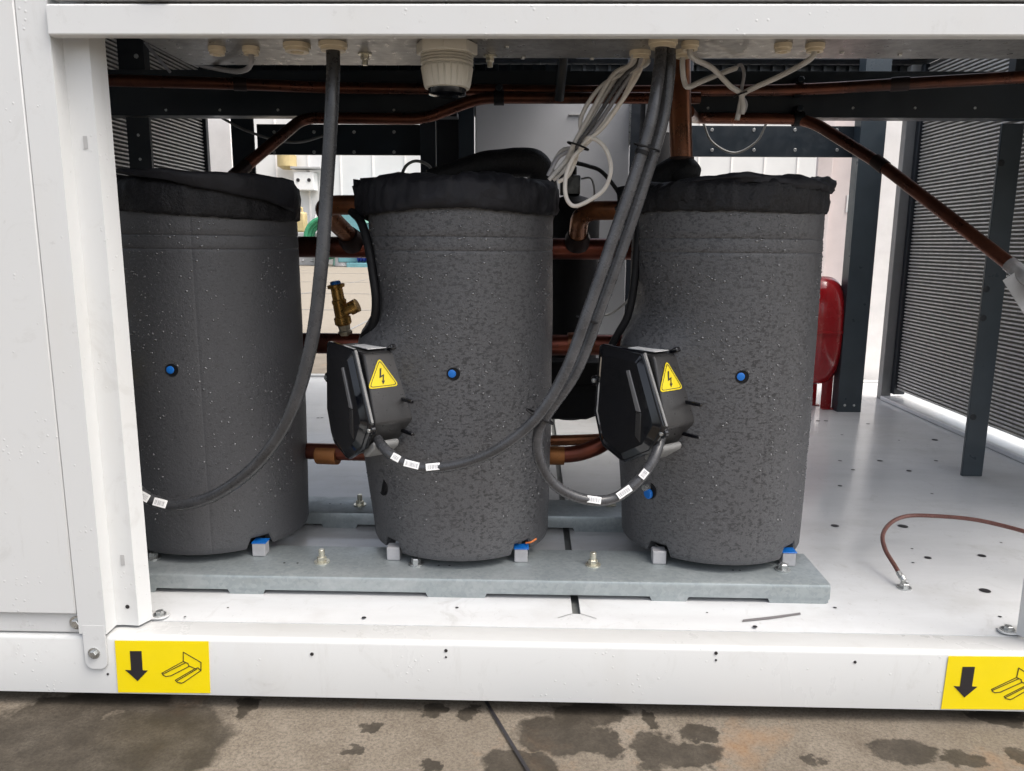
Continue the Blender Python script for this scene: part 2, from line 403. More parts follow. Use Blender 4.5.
b = MB()
for y_, w_ in ((5.2, .02), (7.6, .025), (10.4, .03), (13.8, .04), (18.0, .05)): b.box(-30, 30, y_, y_ + w_, GZ + .002, GZ + .004)
for x_ in (-6.1, -3.4, -1.6): b.box(x_, x_ + .02, 4.0, 24, GZ + .0015, GZ + .0035)
tag(b.build('yard_joints', M['scuff'], keep=True), 'grid of slab joints across the far yard', 'joint', kind='structure')
# ------------------------------------------------------------------ machine casing
cas = thing('equipment_casing', (0, .9, GZ), 'white sheet metal machine casing with open side above its base beam', 'machine casing')
# base beam: front face, rounded nose, top flange
b = MB(); b.prism([(0, -.102), (0, -.008), (.0025, -.0025), (.008, 0), (.052, 0), (.052, -.012), (.012, -.012), (.012, -.102)], -1.9, 1.9,
                  Matrix(((0, 1, 0, 0), (1, 0, 0, 0), (0, 0, 1, 0), (0, 0, 0, 1))))
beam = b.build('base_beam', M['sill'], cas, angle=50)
for px, py, r in ((312, 654, .003), (446, 650.5, .0028), (446, 657, .0018), (716, 653, .0028), (716, 660, .0018), (855, 662, .0024), (108, 674, .002)):
    p = at(px, py, Y=0); MB().lathe([(r, 0), (r, .0012)], axis_mat((p.x, .0004, p.z), (0, -1, 0)), 12).build('screw_hole', M['ink'], beam)
for x0 in (-1.5, -.2, 1.1):
    MB().box(x0, x0 + .3, .1, 1.9, GZ, -.0125).build('support_block', M['steel_black'], cas)
MB().box(-1.9, 1.9, 2.446, 2.49, -.102, .012).build('rear_beam', M['sill'], cas, bevel=.003)
# deck in two sheets with a dark drain seam between them
sa, sb = at(574.5, 616, Z=0), at(579.5, 616, Z=0)
xl, xr = at(572.4, 616, Z=0).x, at(580.6, 616, Z=0).x
def deck(name, x0, x1, holes):
    b = MB(); ys = [.053, .060, .0785, 2.445]; zs = [.0006, .0009, .0035, .0035]
    b.grid([[(x0, y, z), (x1, y, z)] for y, z in zip(ys, zs)])
    b.grid([[(x0, .053, .0006), (x1, .053, .0006)], [(x0, .053, -.010), (x1, .053, -.010)]])
    e = x1 if x1 < 1 else x0
    b.grid([[(e, .098, .0035), (e, 2.445, .0035)], [(e, .098, -.006), (e, 2.445, -.006)]])
    if x1 < 1: b.grid([[(xl, y, z), (xr, y, z)] for y, z in zip([.053, .0532, .060, .0785, .098, .0982], [-.01, .0006, .0009, .0035, .0035, -.006])])
    b.mi = 1
    for (px, py, r) in holes:
        p = at(px, py, Z=.0035); disc(b, (p.x, p.y, .0045), r)
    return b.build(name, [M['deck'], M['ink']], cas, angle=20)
deck('deck_sheet', -1.75, xl, [(228, 608, .002), (185, 617, .002), (457, 608, .003), (364, 618, .004), (318, 418, .006), (322, 418, .006)])
deck('deck_sheet', xr, 1.75, [(835, 526, .009), (903, 526.5, .011), (985, 591, .010), (982, 556, .008), (928, 558, .007), (912, 549, .003), (1001, 543, .003),
    (840, 486, .006), (880, 461, .008), (840, 461, .006), (853, 470, .006), (909, 471, .007), (936, 461, .006), (935, 440, .010), (899, 440.5, .004),
    (932, 494, .004), (868, 424, .007), (842, 435, .005), (818, 421, .008), (826, 421, .008), (913, 563, .003), (835, 608, .003), (1000, 617, .003), (755, 627, .004), (707, 613, .002)])
b = MB(); b.box(xl - .004, xr + .004, .0985, 2.44, -.012, -.007); b.build('drain_seam', simple('grey_seam_filler', (.13, .135, .13), .5), cas)
b = MB()
for s_ in (1, -1):
    x_ = xr if s_ > 0 else xl
    b.poly([(x_, .0985, .0046), (x_ + s_ * .026, .0815, .0046), (x_ + s_ * .026, .0800, .0046), (x_ - s_ * .001, .0975, .0046)])
b.build('fold_crease', M['scuff'], cas)
b = MB(); p = [at(743, 620, Z=.0035), at(770, 617, Z=.0035), at(800, 613, Z=.0035), at(801, 615, Z=.0035), at(768, 620, Z=.0035), at(742, 622.5, Z=.0035)]
b.poly([(q.x, q.y, .0046) for q in p]); b.build('scuff_mark', simple('grey_scuff', (.16, .15, .15), .5), cas)
# corner post (left) with stepped section, strap foot and bracket
def post(xf, s_):
    g = lambda x: xf + s_ * x
    b = MB(); o = [(0, 0), (.045, 0), (.045, .03), (.055, .032), (.083, .03), (.094, .055), (.0915, .056), (.081, .0325), (.055, .0345), (.0425, .0325), (.0425, .0025), (0, .0025)]
    pts = [(g(x), y - .004) for x, y in o]
    m = Matrix(((1, 0, 0, 0), (0, 0, 1, 0), (0, 1, 0, 0), (0, 0, 0, 1)))
    b.prism(pts, .0052, 1.35, m)
    strap = [(.006, .02), (.006, -.046), (.010, -.053), (.016, -.056), (.032, -.056), (.038, -.053), (.042, -.046), (.042, .02)]
    b.prism([(g(x), z) for x, z in strap], -.0045, -.0015)
    tabm = Matrix(((1, 0, 0, 0), (0, 0, 1, 0), (0, 1, 0, 0), (0, 0, 0, 1)))
    arc = [(g(.103 + .013 * math.sin(PI * k / 8)), .063 - .013 * math.cos(PI * k / 8)) for k in range(9)]
    b.prism([(g(.07), .05)] + arc + [(g(.07), .076)], .0042, .0068, tabm)
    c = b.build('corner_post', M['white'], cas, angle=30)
    hexbolt('bolt', (g(.022), -.0046, -.028), (0, -1, 0), .0055, .005, M['zinc'], c, True)
    hexbolt('bolt', (g(.101), .062, .007), (0, 0, 1), .006, .0055, M['zinc'], c, True)
    for z in (.775, .12): MB().box(*sorted((g(.062), g(.068))), .0262, .0278, z - .009, z + .009).build('slot', M['greymetal'], c)
    MB().lathe([(.0035, 0), (.0035, .001)], axis_mat((g(.066), .0275, .038), (0, -1, 0)), 12).build('slot', M['ink'], c)
    return c
post(-.725, 1); post(.900, -1)
# top rail and the panel above it
b = MB(); b.prism([(-.012, .9165), (-.0105, .9145), (-.008, .914), (.004, .914), (.004, .9165), (-.006, .919), (-.006, .95), (.03, .953), (.03, .956), (-.008, .956), (-.012, .953)], -.677, 1.9,
                  Matrix(((0, 1, 0, 0), (1, 0, 0, 0), (0, 0, 1, 0), (0, 0, 0, 1))))
b.build('top_rail', M['white'], cas, angle=30)
MB().box(-.67, 1.9, -.010, .004, .9615, 1.36).build('upper_panel', M['white'], cas, bevel=.003)
p0, p1 = at(141, 6, Y=-.01), at(171, 6, Y=-.01)
b = MB(); b.prism([(p0.x, .986), (p1.x - .006, .986), (p1.x, .964), (p0.x + .008, .964)], -.016, -.0105); b.build('latch_pad', M['rubber'], cas, bevel=.001)
# unseen roof, shades the interior; its opening is shaped to light the right rear
b = MB(); b.box(-1.9, 1.9, .30, .42, 1.34, 1.36); b.box(-1.9, 1.9, .0205, .3, 1.34, 1.36)
b.box(-1.36, -1.25, .42, 2.15, 1.34, 1.36); b.box(1.46, 1.56, .42, 2.15, 1.34, 1.36); b.box(.0305, .1695, .42, 2.15, 1.34, 1.36)
b.box(.17, 1.46, .42, 1.0, 1.34, 1.36); b.box(-1.25, .03, .42, 2.15, 1.34, 1.36); b.box(.17, 1.46, 2.05, 2.15, 1.34, 1.36)
b.build('unseen_roof', M['steel_black'], cas)
b = MB(); b.box(-1.7, 1.7, 2.14, 2.16, 1.14, 1.338)
for k in range(64): b.box(-1.6 + k * .05, -1.588 + k * .05, 2.12, 2.139, 1.15, 1.335)
b.build('upper_rear_panel', M['steel_dark'], cas)

# service door, left
def door(x0, x1, label):
    t = thing('service_door', ((x0 + x1) / 2, 0, 0), label, 'panel')
    MB().box(x0, x1, -.004, .02, .0385, 1.36).build('door_skin', M['white'], t, bevel=.0025)
    MB().box(x0, x1, .004, .02, .0025, .0365).build('lower_strip', M['white'], t, bevel=.002)
    p = at(76, 613, Y=.004) if x0 < 0 else Vector((x0 + .01, .004, .03))
    hexbolt('bolt', (p.x, .004, .021), (0, -1, 0), .0065, .006, M['zinc'], t, True)
door(-1.9, -.7268, 'white sheet metal service door filling the left edge of the opening')

# forklift labels on the base beam
def fork_label(dx, label):
    Q = lambda x, y: at(x, y, Y=0)
    c = Q(162, 667); t = thing('forklift_label', (c.x + dx, -.001, c.z - .04), label, 'label', 'yellow lifting labels on the base beam')
    S = Vector((dx, 0, 0))
    def flat(pts, y, th, name, m):
        b = MB(); b.prism([(q.x + dx, q.z) for q in pts], y, y - th); return b.build(name, m, t)
    flat([Q(115, 640.3), Q(208.8, 641), Q(210.6, 692.8), Q(118.5, 692)], -.0006, .0006, 'label_film', M['yellow'])
    z = lambda L: [Q(x / 6.0235, 600 + y / 6.0235) for x, y in L]
    flat(z([(785, 305), (855, 305), (862, 420), (893, 422), (832, 485), (757, 418), (793, 420)]), -.0013, .0005, 'arrow', M['ink'])
    c7 = lambda L: [Q(x * .33398, 514 + y * .33398) for x, y in L]
    b = MB()
    for L in ([(550, 440), (550, 412), (603, 443), (603, 468)], [(550, 440), (486, 475), (490, 481), (498, 485), (513, 483), (567, 455), (564, 446), (550, 440)],
              [(567, 453), (584, 461)], [(603, 467), (552, 502), (545, 505), (532, 502), (526, 496), (584, 462), (594, 459), (603, 467)], [(489, 478), (556, 444)], [(530, 499), (590, 463)]):
        P_ = c7(L)
        for p, q in zip(P_, P_[1:]):
            d = (q - p).normalized(); n = Vector((-d.z, 0, d.x)) * .0007
            p2, q2 = p - d * .0003, q + d * .0003
            b.prism([((v.x + dx), v.z) for v in (p2 + n, q2 + n, q2 - n, p2 - n)], -.0013, -.0016 - random.random() * .0003)
    b.build('fork_symbol', M['icon_ink'], t)
dxl = at(949, 650, Y=0).x - at(115, 640, Y=0).x
fork_label(0, 'yellow label with black down arrow and forks, beside the left post foot')
fork_label(dxl, 'yellow label with black down arrow and forks, cut by the right picture edge')

# ------------------------------------------------------------------ slate steel inner frame
def steel(name, boxes, label, cat, holes=(), group=None, m='steel_dark', bolts=()):
    b = MB()
    for q in boxes: b.box(*q)
    b.mi = 1
    for (p, d, r) in holes: b.lathe([(r, 0), (r, .0012)], axis_mat(p, d), 10)
    return tag(b.build(name, [M[m], M['zinc']], bevel=.002), label, cat, group)
# beam across the middle (channel)
zb0, zb1 = .946, 1.056; zbc = at(560, 101, Y=.89).z
hs = [(at(x, 110 - 2 * (x > 400), Y=.889), (0, -1, 0), .0035) for x in (166, 220, 278, 394, 708, 853, 975, 915)]
steel('cross_beam', [(-1.09, -.19, .89, .905, zb0, zb1), (-.1895, .36, .8905, .9045, zbc, zb1 - .0005), (.3605, 1.30, .89, .905, zb0, zb1), (-1.09, 1.30, .906, .94, zb1 - .012, zb1), (-1.09, -.19, .906, .94, zb0, zb0 + .012), (.3605, 1.30, .906, .94, zb0, zb0 + .012)],
      'wide slate steel cross beam running behind the long copper pipe', 'beam', hs)
# two posts carrying it
xL0, xL1 = -1.044, -.985
steel('support_post', [(xL0, xL1, .908, .92, .0036, .944), (xL0, xL0 + .008, .92, .98, .0036, .944)],
      'slate steel post behind the left compressor, in front of the left coil', 'post', [((-1.014, .907, z), (0, -1, 0), .004) for z in (.84, .9)])
steel('post_head', [(xL0 - .004, xL1 + .004, .90, .93, zb1 + .002, 1.32)], 'dark upright on the left end of the cross beam', 'post', [((-1.0, .899, 1.09), (0, -1, 0), .006), ((-1.02, .899, 1.16), (0, -1, 0), .004)], m='steel_black')
xR0, xR1 = 1.206, 1.262
rp = steel('support_post', [(xR0, xR1, .955, .966, .0036, .944), (xR1 - .010, xR1, .966, 1.0, .075, .944)],
      'slate steel post standing on the deck in front of the right coil', 'post', [], m='steel_mid')
for k, (px, py) in enumerate(((1001, 163), (986, 289), (983, 318), (973, 417))):
    p = at(px, py, Y=.955); MB().lathe([(.009, 0), (.009, .0015), (.006, .002)], axis_mat((p.x, .955, p.z), (0, -1, 0)), 12).build('bolt_hole', M['steel_black'], rp)
steel('side_post', [(1.268, 1.292, 1.01, 1.025, .0036, .944), (1.28, 1.292, 1.026, 1.05, .0036, .944)], 'narrow dark upright just behind the right support post', 'post', m='steel_black')
steel('post_head', [(1.19, 1.26, .90, .93, zb1 + .002, 1.32)], 'dark upright on the right end of the cross beam', 'post', [((1.245, .899, 1.11), (0, -1, 0), .006)], m='steel_dark')
# back frame
def bpost(x0, x1, label, y=1.79, m='steel_dark', z1=1.32, holes=()):
    steel('rear_post', [(x0, x1, y, y + .012, .0036, z1), (x0, x0 + .006, y + .012, y + .06, .0036, z1)], label, 'post', holes, m=m)
bpost(-1.105, -1.022, 'slate rear post beside the white column at left')
bpost(-.409, -.352, 'dark rear post at the left edge of the grey cabinet group', m='steel_black')
bpost(-.352, -.262, 'black rear post between two slate posts left of the grey cabinet', y=1.80, m='steel_black')
bpost(-.263, -.2065, 'blue slate rear post touching the grey cabinet', y=1.73)
tag(MB().box(.3535, .5, 1.90, 1.92, .0036, 1.32).build('backing_plate', M['steel_black']), 'dark backing plate behind the labelled black vessel', 'plate')
bpost(.50, .573, 'dark rear post behind the tall copper riser', y=1.79, m='steel_black')
bpost(1.183, 1.273, 'wide slate rear post in front of the white column at right', m='steel_mid', holes=[((x, 1.7895, .03), (0, -1, 0), .005) for x in (1.21, 1.245)])
z0r, z1r = .954, 1.064
hsl = [(at(x, y, Y=1.849), (0, -1, 0), .0065) for x in (274, 314, 354, 394) for y in (132, 152)]
steel('rear_rail', [(-1.03, -.40, 1.85, 1.862, z0r, z1r)], 'dark rear rail with two rows of holes behind the left and middle compressors', 'rail', hsl)
hsr = [(at(x, y, Y=1.849), (0, -1, 0), .0065) for x in (712, 754, 795, 837) for y in (130, 150)]
steel('rear_rail', [(.57, 1.19, 1.85, 1.862, z0r, z1r)], 'dark rear rail with two rows of holes behind the right compressor', 'rail', hsr)
# white columns at the coil ends
for q0, q1, lab in ((206, 231, 'white column beyond the far end of the left coil'), (874, 907, 'white column beyond the far end of the right coil')):
    tag(MB().box(at(q0, 140, Y=2.52).x, at(q1, 140, Y=2.52).x, 2.52, 2.60, GZ + .001, 1.6).build('white_column', M['offwhite'], bevel=.003), lab, 'column')
tag(MB().box(1.463, 1.503, 2.05, 2.09, .0036, 1.32).build('coil_end_frame', M['greycol'], bevel=.002), 'grey upright frame strip between white column and right coil', 'frame')
b = MB(); b.box(at(815, 180, Y=2.55).x, at(830, 180, Y=2.55).x, 2.53, 2.55, GZ + .001, 1.45); b.box(at(830, 180, Y=2.55).x + .0005, at(874, 180, Y=2.55).x, 2.56, 2.58, GZ + .001, 1.45)
pt = b.build('partition', M['pinkwhite'], bevel=.002); tag(pt, 'off-white partition behind the red expansion tank', 'partition')
p = at(851, 203, Y=2.555); MB().box(p.x - .02, p.x + .02, 2.5555, 2.5595, p.z - .042, p.z + .036).build('notice', M['paper'], pt)

# coils: stacks of flat tubes with dark fins between
def coil(x, s_, y0, y1, label):
    t = thing('heat_exchanger_coil', (x, (y0 + y1) / 2, .03), label, 'coil')
    b = MB(); y = y0 + .021
    while y < y1 - .021:
        b.box(*sorted((x + s_ * .004, x + s_ * .030)), y, y + .0009, .05, 1.32); y += .0078
    b.build('fin_stack', M['fin'], t)
    b = MB(); n = 96
    for k in range(n):
        z = .053 + k * .0131
        b.box(*sorted((x - s_ * .001, x + s_ * .0036)), y0 + .02, y1 - .02, z, z + .0048)
    b.build('flat_tubes', M['alu'], t)
    for ya, yb in ((y0 - .004, y0 + .0195), (y1 - .0195, y1 + .009)): MB().box(*sorted((x - s_ * .014, x + s_ * .034)), ya, yb, .03, 1.32).build('header_tube', M['steel_black'], t, bevel=.004)
coil(1.512, 1, .42, 2.04, 'tall striped aluminium coil wall along the right side')
coil(-1.305, -1, .42, 2.04, 'tall striped aluminium coil wall along the left side')
b = MB(); b.box(1.455, 1.545, .42, 2.04, .0037, .022)
tag(b.build('coil_sill', M['deck'], bevel=.004), 'pale sill strip under the right coil', 'sill')
tag(MB().box(-1.34, -1.25, .42, 2.04, .0037, .022).build('coil_sill', M['deck'], bevel=.004), 'pale sill strip under the left coil', 'sill')

# grey cabinet in the middle of the back, and the labelled black vessel right of it
t = thing('electrical_cabinet', (.06, 1.9, .0036), 'plain grey metal cabinet standing behind the middle compressor', 'cabinet')
MB().box(-.205, .352, 1.75, 2.03, .0036, 1.134).build('cabinet_body', M['cabinet'], t, bevel=.004)
MB().box(.13, .185, 1.744, 1.7495, 1.083, 1.0875).build('handle_lip', M['greymetal'], t)
MB().box(.345, .3515, 1.7435, 1.7495, .98, 1.13).build('edge_strip', M['zinc'], t)
t = thing('labelled_vessel', (.445, 1.62, .0036), 'black vessel with white print labels right of the grey cabinet', 'vessel')
MB().lathe([(.078, 0), (.078, 1.28), (.065, 1.3)], Matrix.Translation((.445, 1.62, .0036)), 28).build('vessel_body', M['rubber'], t)
def wraplabel(z0, z1, a0, a1, r, name, m):
    b = MB(); n = 14
    b.grid([[(.445 + r * math.sin(a), 1.62 - r * math.cos(a), z) for a in [a0 + (a1 - a0) * k / n for k in range(n + 1)]] for z in (z0, z1)])
    return b.build(name, m, t)
zl = lambda y: at(650, y, Y=1.56).z
l1 = wraplabel(zl(133), zl(97), -1.0, 1.1, .0792, 'paper_label', M['paper_dull'])
for k in range(5): wraplabel(zl(106 + k * 4.4 + 1), zl(106 + k * 4.4), .35, .85, .0798, 'print_line', M['ink']).parent = l1
l2 = wraplabel(zl(93), zl(75), -.55, .3, .0792, 'paper_label', M['paper_dull'])
# black tank behind the gap
t = thing('black_receiver', (.112, .97, .0036), 'round-bottomed black tank in the gap between middle and right compressors', 'tank')
R_ = .071
MB().lathe([(.01, .15), (.04, .155), (.062, .175), (R_, .21), (R_, .70), (.062, .73), (.04, .752), (.012, .76)], Matrix.Translation((.112, .97, 0)), 28).build('tank_shell', M['rubber'], t)
MB().box(.075, .128, .945, .99, .758, .81).build('valve_block', M['plastic_black'], t, bevel=.004)
MB().lathe([(.007, .81), (.007, .83), (.005, .833)], Matrix.Translation((.112, .965, 0)), 12).build('valve_knob', M['rubber'], t)
MB().tube(smooth([(.13, .95, .80), (.155, .94, .80), (.165, .94, .765), (.16, .945, .73)], 8), .0025, 6).build('thin_wire', M['wire_thin'], t)
MB().box(.095, .13, 1.03, 1.7495, .48, .53).build('bracket_arm', M['steel_black'], t, bevel=.002)
# dark pump housing below
t = thing('pump_housing', (.115, .80, .0036), 'glossy black housing with screw between the middle and right compressors', 'housing')
q0, q1, q2 = at(553, 362, Y=.76), at(604, 362, Y=.76), at(590, 420, Y=.76)
b = MB(); b.prism([(q0.x - .06, q0.z), (q1.x + .03, q0.z), (q1.x + .03, q2.z + .05), (q1.x, q2.z + .015), (q1.x - .04, q2.z), (q0.x - .06, q2.z)], .76, .84)
b.build('housing_shell', M['rubber'], t, bevel=.006)
zz = at(570, 386, Y=.76).z
MB().box(q0.x - .06, q1.x + .02, .752, .7595, zz - .004, zz + .002).build('housing_rib', M['rubber'], t, bevel=.001)
p = at(577, 372, Y=.759); hexbolt('screw', p, (0, -1, 0), .004, .004, M['zinc'], t, False)
MB().box(q0.x - .05, q0.x - .025, .79, .815, .0037, q2.z + .004).build('leg', M['steel_black'], t)
# red expansion tank
tc = at(817, 340, Y=1.85)
t = thing('expansion_tank', (tc.x, 1.87, .0036), 'glossy red expansion tank on feet beside the right compressor', 'tank')
b = MB(); rr = at(843, 340, Y=1.85).x - tc.x + .004; zt, zb_ = at(817, 276, Y=1.85).z, at(817, 384, Y=1.85).z
zc = (zt + zb_) / 2; prof = []
hh = (zt - zb_) / 2
for k in range(25):
    a = -PI / 2 + PI * k / 24; ca, sa_ = math.cos(a), math.sin(a)
    r_ = rr * (abs(ca) ** .62); z = zc + hh * (abs(sa_) ** .75) * (1 if sa_ > 0 else -1)
    prof.append((max(r_, .002), z))
b.lathe(prof, Matrix.Translation((tc.x, 1.87, 0)), 40); b.build('tank_shell', M['red'], t)
MB().lathe([(rr - .004, zc - .006), (rr + .004, zc - .004), (rr + .004, zc + .004), (rr - .004, zc + .006)], Matrix.Translation((tc.x, 1.87, 0)), 40, cap=False).build('seam_ring', M['red'], t)
for a in (-2.6, -.35, 1.2):
    x_, y_ = tc.x + rr * .55 * math.cos(a), 1.87 + rr * .55 * math.sin(a)
    b = MB(); b.box(x_ - .02, x_ + .02, y_ - .004, y_ + .004, .0037, zb_ + .05); b.box(x_ - .02, x_ + .03, y_ - .02, y_ + .004, .0037, .008); b.build('foot', M['red'], t, bevel=.001)
MB().tube(fillet([(tc.x + rr - .004, 1.86, zc + .05), (tc.x + rr + .02, 1.86, zc + .05), (tc.x + rr + .02, 1.86, zc + .01)], .01), .004, 8).build('drain_pipe', M['zinc'], t)

# ------------------------------------------------------------------ mounting rails
def rail(y0, y1, x0, x1, label, bolts, tabs):
    t = thing('mounting_rail', ((x0 + x1) / 2, (y0 + y1) / 2, .0036), label, 'rail', 'galvanised rails under the compressors')
    b = MB()
    b.prism([(y0, .0125), (y0, .0345), (y0 + .0018, .0382), (y0 + .0055, .04), (y1 - .0055, .04), (y1, .0345), (y1, .0125), (y1 - .003, .0125), (y1 - .003, .036), (y0 + .003, .036), (y0 + .003, .0125)],
            x0, x1, Matrix(((0, 1, 0, 0), (1, 0, 0, 0), (0, 0, 1, 0), (0, 0, 0, 1))))
    for a, c in tabs: b.prism([(a, .0123), (a + .004, .0037), (c - .004, .0037), (c, .0123)], y0 + .0006, y0 + .0036)
    for a, c in tabs: b.prism([(a, .0123), (a + .004, .0037), (c - .004, .0037), (c, .0123)], y1 - .0036, y1 - .0006)
    b.box(x1 - .003, x1 - .0005, y0 + .004, y1 - .004, .0037, .0355)
    b.mi = 1
    for hx in (-.22, -.2, -.165, -.145, -.43, -.455, .38, .393): disc(b, (hx, y0 + .055, .0411), .0022)
    b.build('rail_channel', [M['galv'], M['ink']], t, angle=30)
    for p in bolts: hexbolt('anchor_bolt', (p[0], p[1], .04), (0, 0, 1), .0082, .009, M['zinc_yellow'], t, True, .014)
    return t
q = lambda px: at(px, 598, Z=.0).x
rail(.152, 0.298, -1.3, .539, 'long galvanised mounting rail in front, under the three compressors', [at(322, 562, Z=.04), at(593, 565, Z=.04)],
     [(q(138), q(153)), (q(226), q(264)), (q(426), q(487)), (q(648), q(686)), (q(763), .538)])
b = MB(); P_ = [at(800, 586, Y=.1515), at(818, 583.5, Y=.1515), at(828, 583, Y=.1515), at(826, 585, Y=.1515), at(806, 588, Y=.1515)]
rail(.487, .60, -1.3, .539, 'rear galvanised mounting rail seen between the compressors', [at(360, 505, Z=.04), at(610, 505, Z=.04)], [(-.46, -.38), (-.2, -.1), (.1, .22), (.46, .538)])

# ------------------------------------------------------------------ compressors
CX, CYY = [-.634, -.133, .369], [.368, .360, .362]
PSI = math.radians(51); BN = Vector((-math.sin(PSI), -math.cos(PSI), 0)); BTH = math.atan2(BN.y, BN.x)
BZ = .350
RJ = .178
GROOVES = (.643, .619)
def jacket_r(th, z):
    r = RJ - .004 * max(0, (.35 - z)) / .3
    d = (th - BTH + PI) % (2 * PI) - PI
    # the wrap swells out to meet the terminal box
    r += .018 * math.exp(-(d / .34) ** 2) * (1 / (1 + math.exp((abs(z - BZ) - .118) / .012)))
    r += .022 * math.exp(-((d + .42) / .36) ** 2) * (1 / (1 + math.exp((z - BZ - .13) / .011))) * (1 / (1 + math.exp((BZ - .20 - z) / .05)))
    r -= .010 * math.exp(-((d + .25) / .55) ** 2) * math.exp(-((z - BZ - .17) / .05) ** 2)
    for gz in GROOVES: r -= .0014 * math.exp(-((z - gz) / .0013) ** 2)
    ds = (th + 1.30 + PI) % (2 * PI) - PI       # butt seam of the wrap
    r -= .0006 * math.exp(-(ds / .006) ** 2)
    r -= .0035 * max(0, z - .3) / .42
    r += .0012 * noise.noise(Vector((math.cos(th) * 3, math.sin(th) * 3, z * 9)))
    if z < .061: r -= .002
    return r
ths = sorted(set([2 * PI * k / 120 - PI for k in range(120)] + [-1.30 - .008, -1.30, -1.30 + .008]))
zsj = sorted(set([.058, .060, .064, .07, .075] + [.09 + .0145 * k for k in range(44)] + [g_ + d_ for g_ in GROOVES for d_ in (-.0025, -.0012, 0, .0012, .0025)] + [.728]))
def jacket_bottom(th):
    # lower edge is notched where the feet stand
    for a in (-2.36, -.78, .78, 2.36):
        if abs(th - a) < .15: return .020
    return 0.
cache = {}
def linked(name, parent, fn):
    if name in cache:
        o = cache[name].copy(); COL.objects.link(o); o.parent = parent; o.location = (0, 0, 0); return o
    o = fn(); cache[name] = o; return o
def compressor(i, label):
    cx, cy = CX[i], CYY[i]
    t = thing('compressor', (cx, cy, .04), label, 'compressor', 'jacketed scroll compressors on the rails')
    O = Vector((cx, cy, 0))
    def mk_jacket():
        b = MB(); rows = []
        for z in zsj:
            rows.append([O + Vector((jacket_r(a, z) * math.cos(a), jacket_r(a, z) * math.sin(a), z + (jacket_bottom(a) if z < .066 else jacket_bottom(a) * max(0, (.09 - z) / .03) * .9))) for a in ths])
        b.grid(rows, True)
        lo = b.vs[0]; inn = [b.bm.verts.new(v.co + (O + Vector((0, 0, v.co.z)) - v.co).normalized() * .02) for v in lo]
        for k in range(len(lo)): b.bm.faces.new((lo[k], inn[k], inn[(k + 1) % len(lo)], lo[(k + 1) % len(lo)]))
        b.bm.faces.new(b.vs[-1])
        return b.build('jacket', M['jacket'], t, angle=45)
    j = linked('jacket', t, mk_jacket)
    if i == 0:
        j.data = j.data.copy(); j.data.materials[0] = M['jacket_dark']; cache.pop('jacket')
    linked('shell', t, lambda: MB().lathe([(.02, .0475), (.13, .05), (.145, .07), (.145, .3)], Matrix.Translation(O), 32).build('shell', M['rubber'], t))
    # water beads standing on the wrap
    def mk_beads():
        b = MB(); rnd = random.Random(3)
        for _ in range(3000):
            a = rnd.uniform(-2.9, -.25); z = .09 + .63 * rnd.random() ** .75
            if noise.noise(Vector((a * 2.2, z * 6, 1.7))) < -.18: continue
            r = jacket_r(a, z); s_ = rnd.choice((.0004, .0005, .0005, .0006, .0006, .0007, .0008, .0010, .0012, .0017)); n = Vector((math.cos(a), math.sin(a), 0))
            p = O + n * (r + s_ * .1) + Vector((0, 0, z))
            if (p - (O + BN * RJ + Vector((0, 0, BZ)))).length < .12: continue
            A = frame(p, n) @ Matrix.Rotation(rnd.uniform(-.5, .5), 4, 'Y') @ Matrix.Diagonal((s_ * rnd.uniform(.8, 1.9), s_ * .75, s_ * rnd.uniform(.9, 1.5), 1))
            bmesh.ops.create_icosphere(b.bm, subdivisions=2 if s_ > .0014 else 1, radius=1, matrix=A)
        o = b.build('water_beads', M['beadwater'], j, angle=180); o['kind'] = 'stuff'; return o
    linked('water_beads', j, mk_beads)
    # sight plug (blue) in its round hole
    def plug(th, z, nm, blue=True):
        r = jacket_r(th, z); n = Vector((math.cos(th), math.sin(th), 0)); A = axis_mat(O + n * r + Vector((0, 0, z)), n)
        s_ = 1.4 if nm == 'oil_port' else 1.
        o = MB().lathe([(.0118 * s_, -.002), (.0118 * s_, .0006), (.0112 * s_, .0008), (.0106 * s_, .0003)], A, 24).build(nm, M['rubber'], t)
        if blue: MB().lathe([(.0070, .0004), (.0068, .0012), (.0052, .0018), (.002, .002)], axis_mat(O + n * r + Vector((-.0022, 0, z + .0006)), n), 20).build('cap', M['blue'], o)
    plug(-PI / 2 + .0, .407, 'sight_port')
    th2 = math.atan2(at(383, 487, Y=.25).y - CYY[1], at(383, 487, Y=.25).x - CX[1])
    plug(th2, .178, 'oil_port', False)
    if i == 2:
        n = Vector((math.cos(th2), math.sin(th2), 0)); p = O + n * (jacket_r(th2, .17) - .003) + Vector((0, 0, .172))
        MB().lathe([(.010, 0), (.010, .007), (.008, .009)], axis_mat(p, n), 20).build('drain_cap', M['blue'], t)
        MB().lathe([(.006, 0), (.006, .012)], axis_mat(p + Vector((-.004, 0, .012)), n), 14).build('drain_stem', M['zinc'], t)
    # feet
    for a in (-2.36, -.78, .78, 2.36):
        n = Vector((math.cos(a), math.sin(a), 0)); p = O + n * .170
        f = MB().box(p.x - .0125, p.x + .0125, p.y - .0125, p.y + .0125, .0405, .066).build('foot', M['foot'], t, bevel=.0015)
        if a == -.78: MB().box(p.x - .0135, p.x + .0145, p.y - .0135, p.y + .013, .0662, .0680).build('pad', M['blue'], f, bevel=.001)
    hexbolt('hold_down_bolt', (cx + (.105 if i == 2 else -.075), cy - .148, .0405), (0, 0, 1), .008, .010, M['zinc'], t, True)
    if i == 1:
        p = at(531, 543, Y=.245); MB().tube(smooth([p + Vector((-.010, -.001, .0)), p + Vector((0, -.003, .003)), p + Vector((.010, .004, .007))], 6), .0018, 8).build('cord', M['orange'], t)
